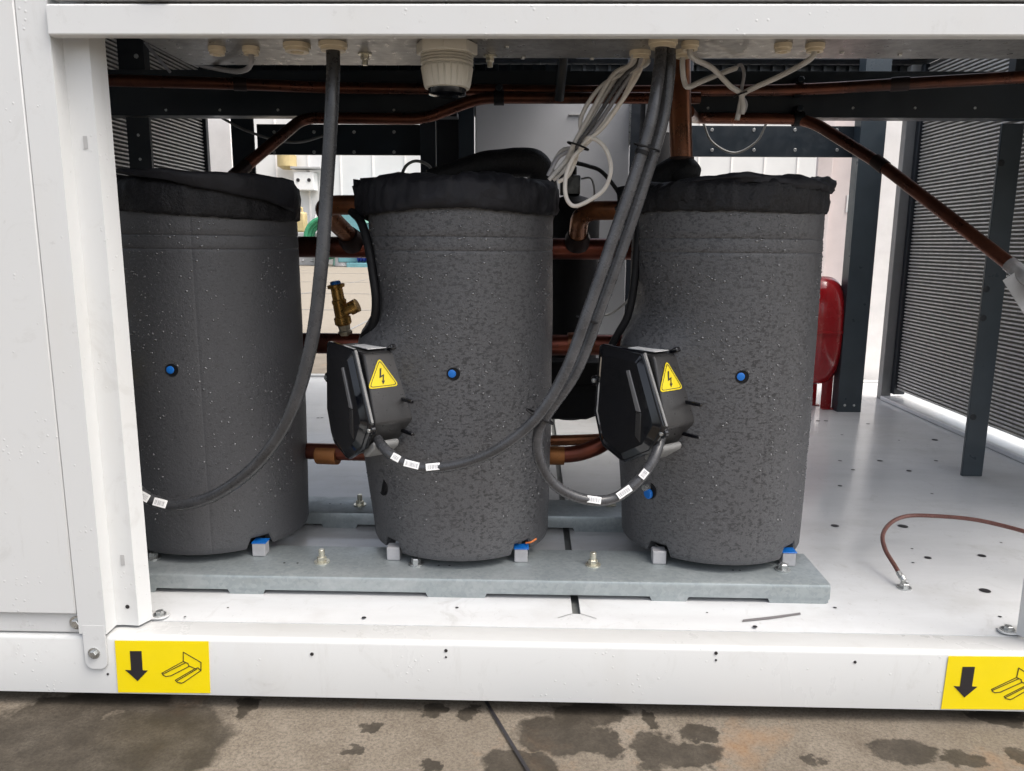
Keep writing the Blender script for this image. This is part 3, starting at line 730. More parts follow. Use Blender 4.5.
    # cloth cover tied over the top
    rnd = random.Random(20 + i); b = MB(); rows = []; N = 220
    prof = [(1.022, -.052), (1.034, -.046), (1.04, -.034), (1.036, -.016), (1.03, .0), (1.0, .009), (.95, .014), (.82, .018), (.6, .020), (.35, .019), (.05, .018)]
    RC = (1 - .018, 1., 1 - .022)[i]; TZ = (-.002, 0, -.006)[i]
    if i == 0: lowz = lambda a: .008 - .012 * math.sin(a + 1.9)
    elif i == 1: lowz = lambda a: .010 + .004 * math.sin(3 * a)
    else: lowz = lambda a: .018 + .002 * math.sin(2 * a + 1)
    for k, (rr_, dz) in enumerate(prof):
        row = []
        for q_ in range(N):
            a = 2 * PI * q_ / N - PI; w = noise.noise(Vector((math.cos(a) * 4 + i * 7, math.sin(a) * 4, k * .35)))
            w2 = noise.noise(Vector((math.cos(a) * 13 + i * 7, math.sin(a) * 13, k * .6)))
            lump = max(0, w + .15) * (.014 if dz > -.03 else .005)
            r = RJ * rr_ * RC + (.004 * w + .0035 * w2) * (1 if rr_ > .9 else .4)
            z = .728 + TZ + dz + lump * .8 + (lowz(a) if dz < -.02 else 0) + .0025 * w2
            w3 = abs(noise.noise(Vector((math.cos(a) * 7 + i * 5, math.sin(a) * 7, k * .22)))); w4 = abs(noise.noise(Vector((math.cos(a) * 15 + i * 5, math.sin(a) * 15, k * .5 + 9))))
            cr = (.0018 * max(0, 1 - w3 * 4) + .0007 * max(0, 1 - w4 * 4)) * (1 if dz > -.05 else .3)
            if rr_ > .9: r -= cr
            else: z -= cr
            dl = (a - 2.9 + PI) % (2 * PI) - PI        # cloth gathered where the pipe leaves
            gth = math.exp(-(dl / .42) ** 2)
            if i in (1, 2): r += .020 * gth * (1 if rr_ > .9 else 0) * (1 + w2); z += (.014 * w2 - (.016 if dz < -.02 else 0)) * gth
            dr = (a - .35 + PI) % (2 * PI) - PI
            if i == 2: z += .012 * math.exp(-(dr / .9) ** 2) * (1 if dz > -.02 else 0)
            row.append(O + Vector((r * math.cos(a), r * math.sin(a), z)))
        rows.append(row)
    b.grid(rows, True); b.bm.faces.new(b.vs[-1])
    cv = b.build('top_cover', M['fabric'] if i == 1 else M['felt'], t, angle=60, solid=.002)
    # folded flap of cloth lying over the rim
    if i == 0:
        b = MB(); rows = []
        a0, a1 = (-1.95, -.15) if i == 0 else (-1.15, .9)
        for u in range(40):
            f_ = u / 39; a = a0 + (a1 - a0) * f_; row = []
            L = (.006 + .058 * (f_ ** 1.1)) if i == 0 else (.004 + .052 * (f_ ** 1.6))
            for v in range(9):
                g_ = v / 8; w = noise.noise(Vector((f_ * 7 + i * 3, g_ * 1.6, 4.1 + i)))
                r = RJ * 1.045 * RC + .005 + .004 * w + .004 * math.sin(g_ * PI)
                z = .752 + .004 * noise.noise(Vector((f_ * 6, 2, i))) - g_ * L + (.008 * math.sin(f_ * PI) if i == 2 else .0)
                if v == 0: r -= .022; z -= .002
                row.append(O + Vector((r * math.cos(a), r * math.sin(a), z)))
            rows.append(row)
        b.grid(rows); b.build('folded_flap', M['fabric'], cv, angle=70, solid=.003)
    if i == 2:
        b = MB(); rows = []; n = 90
        for k in range(n + 1):
            f_ = k / n; a = -2.35 + 3.1 * f_
            c = O + Vector((math.cos(a), math.sin(a), 0)) * (RJ * (.93 + .06 * f_)) + Vector((0, 0, .738 + .004 * math.sin(f_ * 9)))
            rv = .004 + .017 * f_ ** .8 * (1 - .35 * max(0, f_ - .85) / .15); row = []
            for q_ in range(22):
                ph = 2 * PI * q_ / 22; e_ = Vector((math.cos(a), math.sin(a), 0))
                w = noise.noise(Vector((f_ * 11, math.cos(ph) * 1.3, math.sin(ph) * 1.3 + 5))); w2 = noise.noise(Vector((f_ * 30, math.cos(ph) * 3, math.sin(ph) * 3)))
                hang = 1 + 1.25 * max(0, f_ - .62) * (1 if math.sin(ph) < 0 else .1)
                row.append(c + e_ * math.cos(ph) * rv * (1.0 + .45 * w + .2 * w2) + Vector((0, 0, math.sin(ph) * rv * hang * (.9 + .5 * w + .25 * w2))))
            rows.append(row)
        b.grid(rows, True); b.bm.faces.new(b.vs[0]); b.bm.faces.new(b.vs[-1]); b.build('rolled_cloth', M['fabric'], cv, angle=75)
    # terminal box
    tb = bpy.data.objects.new('terminal_box', None); 
    fr = frame(O + BN * .0 + Vector((0, 0, BZ)), BN)
    out = [(-.071, .103), (.028, .099), (.034, .094), (.084, -.018), (.086, -.030), (.058, -.074), (-.002, -.106), (-.012, -.106), (-.060, -.088), (-.068, -.078), (-.086, -.026), (-.085, -.015), (-.077, .098)]
    inn = [(u * .93, v * .94) for u, v in out]; inn[1] = (.043, .093); inn[2] = (.048, .087)
    tb = MB().prism(inn, .15, .2365, fr).build('terminal_box', M['plastic_grey'], t, bevel=.003)
    b = MB(); b.prism(out, .237, .250, fr); cvr = b.build('box_cover', M['plastic_black'], tb, bevel=.006, bseg=4)
    b = MB(); A = [b.bm.verts.new(fr @ Vector((u * .93, .2499, v * .94))) for u, v in out]; B = [b.bm.verts.new(fr @ Vector((u * .78, .2575, v * .82))) for u, v in out]
    for k in range(len(A)): b.bm.faces.new((A[k], A[(k + 1) % len(A)], B[(k + 1) % len(A)], B[k]))
    b.bm.faces.new(B); b.build('raised_face', M['plastic_black'], cvr, bevel=.002, angle=20)
    b = MB(); b.prism([(.002, .064), (.010, .066), (.040, -.004), (.029, -.004)], .2565, .2595, fr); b.build('cover_rib', M['rib'], cvr, bevel=.001)
    b = MB(); b.prism([(.029, -.006), (.041, -.006), (.041, -.058), (.029, -.048)], .2565, .2590, fr); b.build('cover_window', M['plastic_grey'], cvr, bevel=.001)
    b = MB(); b.prism([(.03, .0965), (.086, -.020), (.090, -.022), (.034, .0985)], .2425, .2475, fr); b.build('cover_edge_highlight', M['plastic_light'], cvr, bevel=.001)  # pale strip painted in for the highlight along the cover's edge
    for (u, v) in ((-.09, .032), (.079, -.036)):
        bo = MB(); p = fr @ Vector((u, .246, v)); bo.lathe([(.0095, -.008), (.0095, .0)], axis_mat(p, BN), 16); lug = bo.build('screw_lug', M['plastic_black'], cvr, bevel=.001)
        MB().lathe([(.0045, .0), (.0042, .003), (.002, .0042)], axis_mat(p + BN * .0002, BN), 14).build('screw', M['zinc'], cvr)
    # ear, clips, cable lip
    b = MB(); b.prism([(.020, .090), (.044, .0935), (.054, .098), (.050, .106), (.036, .0985)], .160, .186, fr); b.build('ear', M['plastic_black'], tb, bevel=.002)
    for v_ in (.006, -.052): MB().box(.060, .104, .172, .178, v_, v_ + .006, fr).build('clip', M['plastic_black'], tb, bevel=.001)
    b = MB(); b.prism([(.030, -.094), (.034, -.082), (.070, -.060), (.076, -.066), (.072, -.074), (.04, -.096)], .185, .236, fr); b.build('cable_lip', M['plastic_light'], tb, bevel=.004, bseg=3)
    b = MB(); b.box(-.03, .034, .182, .222, .0972, .0985, fr); b.build('paper_label', M['paper'], tb)
    # lightning warning on the sloping side (upright triangle on that face)
    e0, e1 = Vector((.048, .087)), Vector((.084 * .93, -.018 * .94)); dv = (e0 - e1).normalized(); nn = Vector((dv.y, -dv.x))
    mid = e1 + (e0 - e1) * .64
    def facept(a, h, off): q2 = mid + dv * h + nn * off; return fr @ Vector((q2.x, a, q2.y))
    def facepoly(pts, off, nm, m, par, th=.0004):
        b = MB(); A = [b.bm.verts.new(facept(a, h, off)) for a, h in pts]; B = [b.bm.verts.new(facept(a, h, off - th)) for a, h in pts]
        n_ = len(A); b.bm.faces.new(A); b.bm.faces.new(B[::-1])
        for k in range(n_): b.bm.faces.new((A[k], B[k], B[(k + 1) % n_], A[(k + 1) % n_]))
        return b.build(nm, m, par)
    def tri(R, cr, a_off):
        pts = []
        V = [(a_off, R), (a_off - R * .866, -R * .5), (a_off + R * .866, -R * .5)]
        for k in range(3):
            c = Vector(V[k]); p_, n_ = Vector(V[k - 1]), Vector(V[(k + 1) % 3])
            s0, s1 = c + (p_ - c).normalized() * cr, c + (n_ - c).normalized() * cr
            for w in range(5):
                f_ = w / 4; pts.append(tuple(s0 * (1 - f_) ** 2 + c * 2 * f_ * (1 - f_) + s1 * f_ * f_))
        return pts
    ac = .2095
    st = facepoly(tri(.036, .010, ac), .0018, 'warning_sticker', M['yellow_bright'], tb)
    o1, i1 = tri(.0315, .007, ac), tri(.0293, .006, ac)
    b = MB(); A = [b.bm.verts.new(facept(a, h, .0023)) for a, h in o1]; B = [b.bm.verts.new(facept(a, h, .0023)) for a, h in i1]
    for k in range(len(A)): b.bm.faces.new((A[k], B[k], B[(k + 1) % len(A)], A[(k + 1) % len(A)]))
    b.build('sticker_border', M['ink'], st)
    # in photograph the near side of the face is the cover side: mirror a so that the bolt reads the right way round
    Z = [(-.002, .016), (.001, .0165), (-.0018, .003), (.0045, .0055), (.0018, -.0065), (.0045, -.0058), (-.0002, -.0125), (-.0022, -.0055), (-.0003, -.0058), (.0015, .0018), (-.0055, -.0008)]
    facepoly([(ac - a, h) for a, h in Z], .0026, 'lightning_bolt', M['ink'], st)
    return t
compressor(0, 'left dark grey jacketed compressor, partly behind the left casing post')
compressor(1, 'middle dark grey jacketed compressor with smooth cloth cover, above the drain seam')
compressor(2, 'right dark grey jacketed compressor with fuzzy black top band')

# ------------------------------------------------------------------ copper pipes
def pipe(name, pts, r, m, label, joints=(), rad=.04, seg=18, parts=None, cat='pipe', jm='solder'):
    pts = [Vector(p) for p in pts]; path = fillet(pts, rad, 8)
    t = thing(name, pts[0], label, cat)
    MB().tube(path, r, seg).build('pipe_run', M[m], t)
    for (p, d, L, rr) in joints: MB().lathe([(rr * .985, -L / 2), (rr, -L * .42), (rr, L * .42), (rr * .985, L / 2)], axis_mat(p, d), 20).build('joint', M[jm], t)
    return t
A_ = at
pa = [A_(96, 80, Y=.72), A_(240, 84, Y=.80), A_(330, 88, Y=.866), A_(430, 89, Y=.866), A_(560, 91, Y=.866), A_(690, 91, Y=.866), A_(800, 90, Y=.866), A_(900, 84, Y=.80), A_(1040, 76, Y=.70)]
t = pipe('copper_pipe', pa, .0138, 'copper', 'long thin copper pipe across the top in front of the slate beam', [(pa[1], pa[2] - pa[1], .03, .0163), (pa[-2], pa[-1] - pa[-2], .04, .0165)], .2)
pb = [A_(236, 174, Y=.66), A_(303, 118, Y=.862), A_(424, 119, Y=.862), A_(480, 98, Y=.835), A_(676, 98, Y=.835), A_(700, 98, Y=.835)]
t = pipe('copper_pipe', pb, .0138, 'copper', 'kinked copper pipe rising from behind the left compressor to the top middle', [(A_(240, 171, Y=.672), pb[1] - pb[0], .05, .0155)], .035)
pc = [A_(688, 112, Y=.52), A_(694, 118, Y=.862), A_(808, 119, Y=.862), A_(882, 165, Y=.70), A_(1012, 266, Y=.42)]
t = pipe('copper_pipe', pc, .0135, 'copper', 'copper pipe bending down to the right picture edge in front of the coil', [(A_(880, 164, Y=.703), pc[4] - pc[3], .035, .0155)], .05)
# clear sleeve with paper tag at its lower end
e = pc[4]; d = (pc[4] - pc[3]).normalized()
b = MB(); b.tube([e - d * .008, e + d * .08], .0152, 16); sl = b.build('end_sleeve', M['clear'], t)
fr2 = frame(e + Vector((.005, -.02, -.012)), (0, -1, .1))
ang = math.atan2(-d.z, d.x)
b = MB(); b.prism([(x * math.cos(ang) + z * math.sin(ang), -x * math.sin(ang) + z * math.cos(ang)) for x, z in ((-.006, -.006), (.08, -.006), (.08, -.036), (-.006, -.036))], 0, .0008, fr2); b.build('hang_tag', M['paper_dull'], t)
# riser of the right compressor
pr = [A_(682, 175, Y=.50), A_(680, 110, Y=.50), A_(678, 20, Y=.50)]
pipe('copper_riser', pr, .0225, 'copper_hot', 'thick vertical copper riser behind the right compressor', [(A_(681, 165, Y=.5), (0, 0, 1), .03, .026)], .02)
# suction header behind the compressors
hz = .621; HY = .62
pipe('suction_header', [(-.86, HY, hz), (.60, HY, hz)], .0235, 'copper_red', 'thick dark red header pipe running behind the compressors')
pipe('discharge_header', [(-.86, .58, .407), (-.02, .58, .407), (.16, .58, .410), (.45, .58, .410)], .0235, 'copper_red', 'lower red header pipe carrying the brass valve', [((.115, .58, .412), (1, 0, 0), .06, .0255)], .05, jm='copper_hot')
def branch(x, label, x2):
    p = [(x2, .42, .706), (x - .035, .46, .706), (x, .60, hz + .02)]
    e1 = A_(366, 207, Y=.44)
    t = pipe('suction_branch', p, .0195, 'copper_hot', label, [], .045)
    MB().lathe([(.0215, -.012), (.026, -.008), (.027, .012), (.022, .03)], axis_mat((x, .602, hz + .012), (-.02, -.14, .085)), 20).build('saddle', M['solder'], t)
branch(A_(352, 248, Y=.6).x, 'copper branch bending from the middle compressor down into the header', -.28)
t = pipe('suction_branch', [(.24, .44, .700), (A_(581, 208, Y=.48).x, .50, .700), (A_(577, 250, Y=.60).x, .60, hz + .015)], .0195, 'copper_hot', 'copper branch bending from the right compressor down into the header', [], .045)
MB().lathe([(.0215, -.012), (.027, -.008), (.028, .012), (.022, .028)], axis_mat((A_(577, 250, Y=.60).x, .595, hz + .016), (0, -.10, .08)), 20).build('saddle', M['solder'], t)
# oil equalising pipes low down
pipe('oil_pipe', [(-.47, .40, .205), (-.28, .36, .213)], .017, 'copper_red', 'short low copper pipe between left and middle compressors', [(A_(328, 455, Y=.384), (1, -.2, .04), .045, .0195)], .01, jm='copper_tan')
oy = .46
pipe('oil_pipe', [A_(540, 456, Y=oy), A_(578, 454, Y=oy), A_(600, 446, Y=oy), A_(612, 436, Y=oy + .01)], .0175, 'copper_red', 'short low copper pipe between middle and right compressors', [(A_(556, 455.5, Y=oy), (1, 0, 0), .035, .02)], .03, jm='copper_tan')
pipe('oil_pipe', [A_(535, 441, Y=.53), A_(575, 440, Y=.53), A_(600, 439, Y=.53)], .012, 'copper_hot', 'thin copper pipe just above the low orange brazed joint', [], .03)
# insulated black suction bends on top of the compressors
def insul(pts, r, label, rad):
    pts = fillet([Vector(p) for p in pts], rad, 10); n = len(pts)
    b = MB(); b.tube(pts, r, 20, [r * (1 + .07 * noise.noise(p * 25)) * (.55 if k in (0, n - 1) else 1) for k, p in enumerate(pts)])
    tag(b.build('insulated_bend', M['felt'], angle=70), label, 'insulated pipe')
insul([A_(428, 178, Y=.50), A_(500, 163, Y=.52), A_(538, 162, Y=.54), A_(545, 190, Y=.56), A_(545, 222, Y=.58)], .030, 'black insulated pipe bend on top behind the middle compressor', .05)
insul([A_(690, 186, Y=.48), A_(682, 168, Y=.50), A_(660, 182, Y=.52), A_(652, 198, Y=.54)], .034, 'black insulated lump around the foot of the copper riser', .03)
# black tubes standing for the jackets' cut edges down the left flanks
def flank(p, r, label):
    tag(MB().tube(smooth(p, 8), r, 12).build('jacket_edge', M['rubber']), label, 'hose')
flank([A_(352, 212, Y=.36), A_(361, 222, Y=.30), A_(368, 245, Y=.275), A_(373, 275, Y=.262), A_(376, 302, Y=.255), A_(373, 324, Y=.262), A_(364, 337, Y=.29)], .0080, 'black jacket edge curving down the left flank of the middle compressor')
flank([A_(640, 214, Y=.33), A_(637, 250, Y=.32), A_(634, 285, Y=.315), A_(628, 315, Y=.315), A_(618, 334, Y=.32), A_(606, 356, Y=.34)], .0075, 'black jacket edge curving down the left flank of the right compressor')

# brass relief valve on the red header
vb = A_(347, 341, Y=.58); vt = A_(335, 281, Y=.57)
t = thing('relief_valve', vb, 'brass relief valve with blue cap standing on the red header', 'valve')
d = (vt - vb); L = d.length; AM = axis_mat(vb, d)
MB().lathe([(.013, 0), (.013 * 1.3, L * .16), (.010 * 1.3, L * .18), (.011 * 1.3, L * .26), (.010 * 1.3, L * .28)], AM, 6).build('union_nut', M['nickel'], t, bevel=.001)
MB().lathe([(.012 * 1.3, L * .27), (.0145 * 1.3, L * .30), (.0145 * 1.3, L * .40), (.012 * 1.3, L * .42), (.0115 * 1.3, L * .62), (.0125 * 1.3, L * .64), (.0125 * 1.3, L * .68), (.0105 * 1.3, L * .70), (.010 * 1.3, L * .88), (.0145 * 1.3, L * .89), (.015 * 1.3, L * .94), (.013 * 1.3, L * .95)], AM, 20).build('valve_body', M['brass'], t)
MB().lathe([(.009 * 1.3, L * .945), (.009 * 1.3, L * .985), (.007 * 1.3, L)], AM, 16).build('cap', M['blue'], t)
o_ = vb + d * .47
MB().lathe([(.011, 0), (.011, .022), (.0155, .023), (.0155, .042), (.012, .043)], axis_mat(o_, (.9, -.1, .45)), 18).build('outlet', M['brass'], t)

# pipe clamps on the beam
def clamp(x, y, Yp, label):
    p = A_(x, y, Y=Yp); t = thing('pipe_clamp', p, label, 'clamp', 'black pipe clamps')
    MB().lathe([(.0142, -.012), (.0172, -.012), (.0172, .012), (.0142, .012)], axis_mat(p, (1, 0, 0)), 20, cap=False).build('band', M['rubber'], t, solid=.001)
    MB().box(p.x - .010, p.x + .010, p.y + .0, .8895, p.z - .004, p.z + .014).build('bracket', M['rubber'], t, bevel=.001)
    hexbolt('bolt', p + Vector((0, -.008, .022)), (0, -1, .2), .007, .006, M['steel_dark'], t, False)
    MB().box(p.x - .009, p.x + .009, p.y - .008, p.y + .02, p.z + .013, p.z + .030).build('clamp_ear', M['rubber'], t, bevel=.001)
clamp(499, 98, .835, 'black pipe clamp on the raised copper pipe at top middle')
clamp(799, 90, .866, 'black pipe clamp on the upper copper pipe at right')
clamp(798, 119, .862, 'black pipe clamp on the lower copper pipe at right')
b = MB(); q0, q1 = A_(563, 62, Y=.70), A_(559, 100, Y=.74)
b.tube([q0 + Vector((0, 0, .06)), q0, q1], .011, 14); t = b.build('grey_hanger', M['steel_dark']); tag(t, 'short dark glossy hanger rod dropping to the raised copper pipe', 'hanger')

# ------------------------------------------------------------------ electrical box over the opening
ez = .935
t = thing('electrical_box', (.1, .14, ez), 'galvanised electrical box over the compressors with cream glands below', 'electrical box')
MB().box(-.60, -.123, .005, .27, ez, 1.33).build('box_shell', M['boxsheet'], t, bevel=.002)
MB().box(-.121, 1.15, .005, .215, ez, 1.33).build('box_shell', M['boxsheet'], t, bevel=.002)
def gland(px, py, r, h=.012, name='cable_gland', ring=True):
    p = A_(px, py, Z=ez - h * .5); b = MB()
    b.lathe([(r, 0), (r, -h * .55), (r * .86, -h * .6), (r * .86, -h), (r * .5, -h), (r * .45, -h * .6)], Matrix.Translation((p.x, p.y, ez - .0002)), 24)
    b.build(name, M['gland'], t, angle=30); return Vector((p.x, p.y, ez - h))
GL = {}
for k, (px, py, r) in enumerate(((217, 51, .0135), (251, 51, .0135), (297, 48, .021), (333, 47, .022), (663, 44, .022), (640, 55, .017), (690, 46, .0135), (683, 54, .0125), (783, 48, .0135), (815, 48, .0145))):
    GL[k] = gland(px, py, r)
for (px, py) in ((365, 60), (490, 62)):
    p = A_(px, py, Z=ez - .01); hexbolt('bolt', (p.x, p.y, ez - .0003), (0, 0, -1), .0065, .008, M['zinc_yellow'], t, True, .008)
for (px, py) in ((485, 38), (507, 46), (523, 57), (592, 58), (842, 52), (900, 54)):
    p = A_(px, py, Z=ez); MB().lathe([(.004, 0), (.0035, -.003)], Matrix.Translation((p.x, p.y, ez - .0003)), 10).build('rivet', M['zinc'], t)
p = A_(447, 60, Y=.12)
cf = thing('conduit_fitting', (p.x, .12, .858), 'large ribbed cream conduit fitting hanging below the electrical box', 'fitting')
Tm = Matrix.Translation((p.x, .12, 0))
b = MB(); b.lathe([(.0475, ez - .0006), (.0475, .920), (.0465, .918)], Tm, 8); b.build('lock_nut', M['conduit'], cf, bevel=.001)
b = MB(); prof = [(.040, .9205)]
for k in range(4): prof += [(.041, .9185 - k * .0042), (.041, .9163 - k * .0042), (.0385, .9153 - k * .0042), (.0385, .9145 - k * .0042)]
b.lathe(prof + [(.038, .896)], Tm, 32); b.build('thread', M['conduit'], cf, angle=30)
b = MB(); rows = []
for (r, z) in ((.0390, .9015), (.0405, .898), (.0365, .874), (.0345, .869), (.030, .868)):
    dn = lambda k: (r - (.0018 if (k % 6 == 0 and .872 < z < .9) else 0))
    rows.append([(p.x + dn(k) * math.cos(2 * PI * k / 144), .12 + dn(k) * math.sin(2 * PI * k / 144), z) for k in range(144)])
b.grid(rows, True); b.build('ribbed_nut', M['conduit'], cf, angle=25)
MB().lathe([(.030, .874), (.030, .8685), (.029, .860), (.022, .858)], Tm, 28).build('plug', M['plastic_black'], cf)

# ------------------------------------------------------------------ cables
def cable(name, pts, r, m, label, tags=(), ties=(), group=None, seg=14, cat='cable'):
    P_ = smooth(pts, 9); t = thing(name, P_[0], label, cat, group)
    MB().tube(P_, r, seg).build('sheath', M[m], t, angle=60)
    for (f, L, m2) in tags:
        k = int(f * (len(P_) - 2)); c, d = P_[k], (P_[k + 1] - P_[k]).normalized()
        fr_ = frame(c + Vector((0, -r * 1.06, r * .42)), (0, -1, .40)); a = math.atan2(d.z, d.x)
        if abs(a) > PI / 2: a = a - PI if a > 0 else a + PI
        rot = fr_ @ Matrix.Rotation(-a, 4, 'Y')
        tg = MB().box(-L / 2, L / 2, -.0006, .0008, -r * .55, r * .75, rot).build('cable_tag', M[m2], t, bevel=.0004)
        if m2 == 'paper':
            b = MB(); x = -L / 2 + .003
            while x < L / 2 - .003:
                w = random.choice((.0004, .0007, .001)); b.box(x, x + w, .0009, .0011, -r * .30, r * .45, rot); x += w + random.choice((.0007, .0012, .0016))
            b.build('print', M['wire_mid'], tg)
    for (f, m2) in ties:
        k = int(f * (len(P_) - 2)); c, d = P_[k], (P_[k + 1] - P_[k]).normalized()
        MB().lathe([(r * 1.04, -.003), (r * 1.16, -.003), (r * 1.16, .003), (r * 1.04, .003)], axis_mat(c, d), 20).build('cable_tie', M[m2], t)
    return t
g3, g4 = GL[3], GL[4]
c1 = [g3 + Vector((0, 0, .02)), g3 + Vector((.0, -.004, -.03)), A_(331, 120, Y=.105), A_(326, 200, Y=.10), A_(321, 270, Y=.09), A_(311, 345, Y=.085), A_(290, 415, Y=.085), A_(257, 464, Y=.10), A_(215, 495, Y=.125), A_(176, 505, Y=.135), A_(150, 499, Y=.14), A_(134, 486, Y=.15), A_(118, 460, Y=.17), A_(105, 440, Y=.22)]
cable('power_cable', c1, .0108, 'cable_dark', 'single black cable hanging from the box past the left compressor', [(.735, .024, 'paper'), (.80, .025, 'paper')], seg=16)
c2 = [g4 + Vector((-.004, 0, .02)), g4 + Vector((-.004, -.006, -.02)), A_(652, 115, Y=.075), A_(638, 165, Y=.07), A_(614, 235, Y=.065), A_(590, 305, Y=.06), A_(566, 370, Y=.06), A_(538, 416, Y=.065), A_(503, 446, Y=.08), A_(468, 462, Y=.10), A_(430, 468, Y=.115), A_(405, 463, Y=.125), A_(388, 452, Y=.14), A_(378, 440, Y=.17), A_(376, 430, Y=.20)]
cable('power_cable', c2, .0092, 'cable', 'front cable of the tied pair, curving left to the middle terminal box', [(.712, .024, 'paper'), (.772, .026, 'paper'), (.825, .015, 'paper')], [(.20, 'rubber')], seg=16)
c3 = [g4 + Vector((.008, .008, .02)), g4 + Vector((.012, .004, -.02)), A_(664, 115, Y=.10), A_(650, 165, Y=.095), A_(627, 235, Y=.09), A_(602, 305, Y=.085), A_(577, 370, Y=.085), A_(548, 413, Y=.085), A_(538, 435, Y=.085), A_(540, 462, Y=.09), A_(556, 486, Y=.10), A_(584, 499, Y=.11), A_(612, 499, Y=.12), A_(637, 482, Y=.13), A_(653, 460, Y=.145), A_(660, 440, Y=.17), A_(662, 428, Y=.20)]
cable('power_cable', c3, .0092, 'cable', 'rear cable of the tied pair, looping under to the right terminal box', [(.715, .024, 'paper'), (.785, .027, 'paper'), (.84, .016, 'paper')], seg=16)
# ties around the pair
for (px, py, px2, py2) in ((640, 145, 654, 150), (582, 318, 596, 322), (531, 412, 549, 421)):
    a, c = A_(px, py, Y=.068), A_(px2, py2, Y=.092)
    m_ = (a + c) / 2; d = Vector((-.33, -.02, -.94)) if py < 400 else Vector((-.6, 0, -.8)); d.normalize()
    b = MB(); s1 = (c - a).normalized(); s2 = d.cross(s1).normalized(); n = 20; pts = []
    for k in range(n + 1):
        th = 2 * PI * k / n; pts.append(m_ + s1 * math.cos(th) * ((c - a).length / 2 + .0095) + s2 * math.sin(th) * .0118)
    b.tube(pts, .0016, 6, cap=False); b.box(-.0035, .0035, -.003, .003, -.003, .003, Matrix.Translation(m_ - Vector((0, .0135, 0))))
    tag(b.build('cable_tie', M['rubber']), {145: 'black cable tie nearest the top of the paired cables', 318: 'dark cable tie halfway down the paired cables', 412: 'black cable tie where the paired cables part'}[py], 'cable tie')
# grey signal wire bundle
g5 = GL[5]; tie = A_(578, 146, Y=.19)
mids = [(612, 76, 588, 118), (616, 78, 590, 120), (621, 80, 594, 122), (626, 82, 598, 124), (632, 85, 604, 126), (604, 84, 581, 118)]
ends = [((566, 160), (556, 172), (549, 180)), ((570, 160), (562, 172), (553, 180)), ((572, 162), (566, 174), (560, 180)), ((560, 156), (552, 168), (548, 176)), ((575, 162), (568, 176), (558, 182)), ((563, 150), (553, 165), (551, 178))]
wl = ['far left pale wire of the hanging bundle', 'second pale wire of the hanging bundle', 'middle dark grey wire of the hanging bundle', 'fourth mid grey wire of the hanging bundle', 'outermost right cream wire of the hanging bundle', 'pale wire bulging out left of the hanging bundle']
for k in range(6):
    x1, y1, x2, y2 = mids[k]; off = Vector(((k - 2.5) * .0035, .002 * (k % 2), .0))
    pts = [g5 + Vector(((k - 2.5) * .004, .006 * (k % 3 - 1), .008)), g5 + Vector(((k - 2.5) * .005 - .004, -.002, -.010)), A_(x1, y1, Y=.165 + .006 * (k % 2)), A_(x2, y2, Y=.175 + .006 * (k % 2)), tie + off] + [A_(x, y, Y=.215 + .01 * (k % 3)) for x, y in ends[k]]
    cable('signal_wire', pts, .0036, ['wire_grey', 'wire_grey', 'cable', 'wire_mid', 'wire_white', 'wire_grey'][k], 'thin %s below the electrical box' % wl[k], group='signal wires bundled beside the power cables', seg=8, cat='wire')
pts = [tie + Vector((0, .004, .01)), A_(592, 138, Y=.18), A_(605, 148, Y=.17), A_(611, 168, Y=.165), A_(605, 188, Y=.165), A_(590, 200, Y=.165), A_(574, 206, Y=.17), A_(566, 196, Y=.175), A_(566, 176, Y=.18), A_(573, 158, Y=.19), tie + Vector((.006, .004, -.004)), A_(590, 140, Y=.185), A_(600, 128, Y=.18), A_(622, 100, Y=.17), A_(636, 72, Y=.165), g5 + Vector((.014, 0, -.002))]
cable('signal_wire', pts, .0036, 'wire_white', 'cream wire hanging in a round loop beside the paired cables', [], group=None, seg=8, cat='wire')
b = MB(); pts = [tie + Vector((math.cos(a) * .017, math.sin(a) * .012 - .001, -.006 * math.cos(a))) for a in [2 * PI * k / 18 for k in range(19)]]
b.tube(pts, .0018, 6, cap=False); tag(b.build('cable_tie', M['rubber']), 'black cable tie around the hanging bundle of grey wires', 'cable tie')
# black probe wire hanging behind
cable('probe_wire', [A_(576, 163, Y=.35), A_(588, 166, Y=.38), A_(602, 172, Y=.42), A_(618, 192, Y=.44), A_(619, 203, Y=.45)], .004, 'rubber', 'black probe wire sloping down behind the cream wire loop', [], seg=8, cat='wire')
# cream wires at the right
knot = A_(741, 94, Y=.20)
W_ = [([GL[6] + Vector((0, 0, .006)), GL[6] + Vector((.004, 0, -.010)), A_(712, 68, Y=.16), A_(730, 86, Y=.18), knot, A_(740, 106, Y=.21), A_(737, 120, Y=.21)], 'cream wire sloping right from the paired glands to the knot', 'wire_grey'),
      ([GL[7] + Vector((0, 0, .006)), GL[7] + Vector((0, 0, -.012)), A_(684, 80, Y=.17), A_(688, 87, Y=.17), A_(700, 82, Y=.18), A_(722, 73, Y=.20), A_(736, 68, Y=.215)], 'cream wire dipping and rising again beside the riser', 'wire_grey'),
      ([GL[9] + Vector((0, 0, .006)), GL[9] + Vector((-.006, 0, -.010)), A_(782, 75, Y=.17), A_(758, 86, Y=.185), knot + Vector((.004, .003, 0)), A_(743, 106, Y=.205), A_(742, 114, Y=.205)], 'cream wire sloping left from the rightmost gland to the knot', 'wire_grey'),
      ([A_(735, 68, Y=.215), A_(741, 65, Y=.21), A_(744, 75, Y=.205), knot + Vector((.002, .006, .003)), A_(746, 104, Y=.21), A_(744, 112, Y=.21)], 'thin dark wire looping over the knot of cream wires', 'wire_mid')]
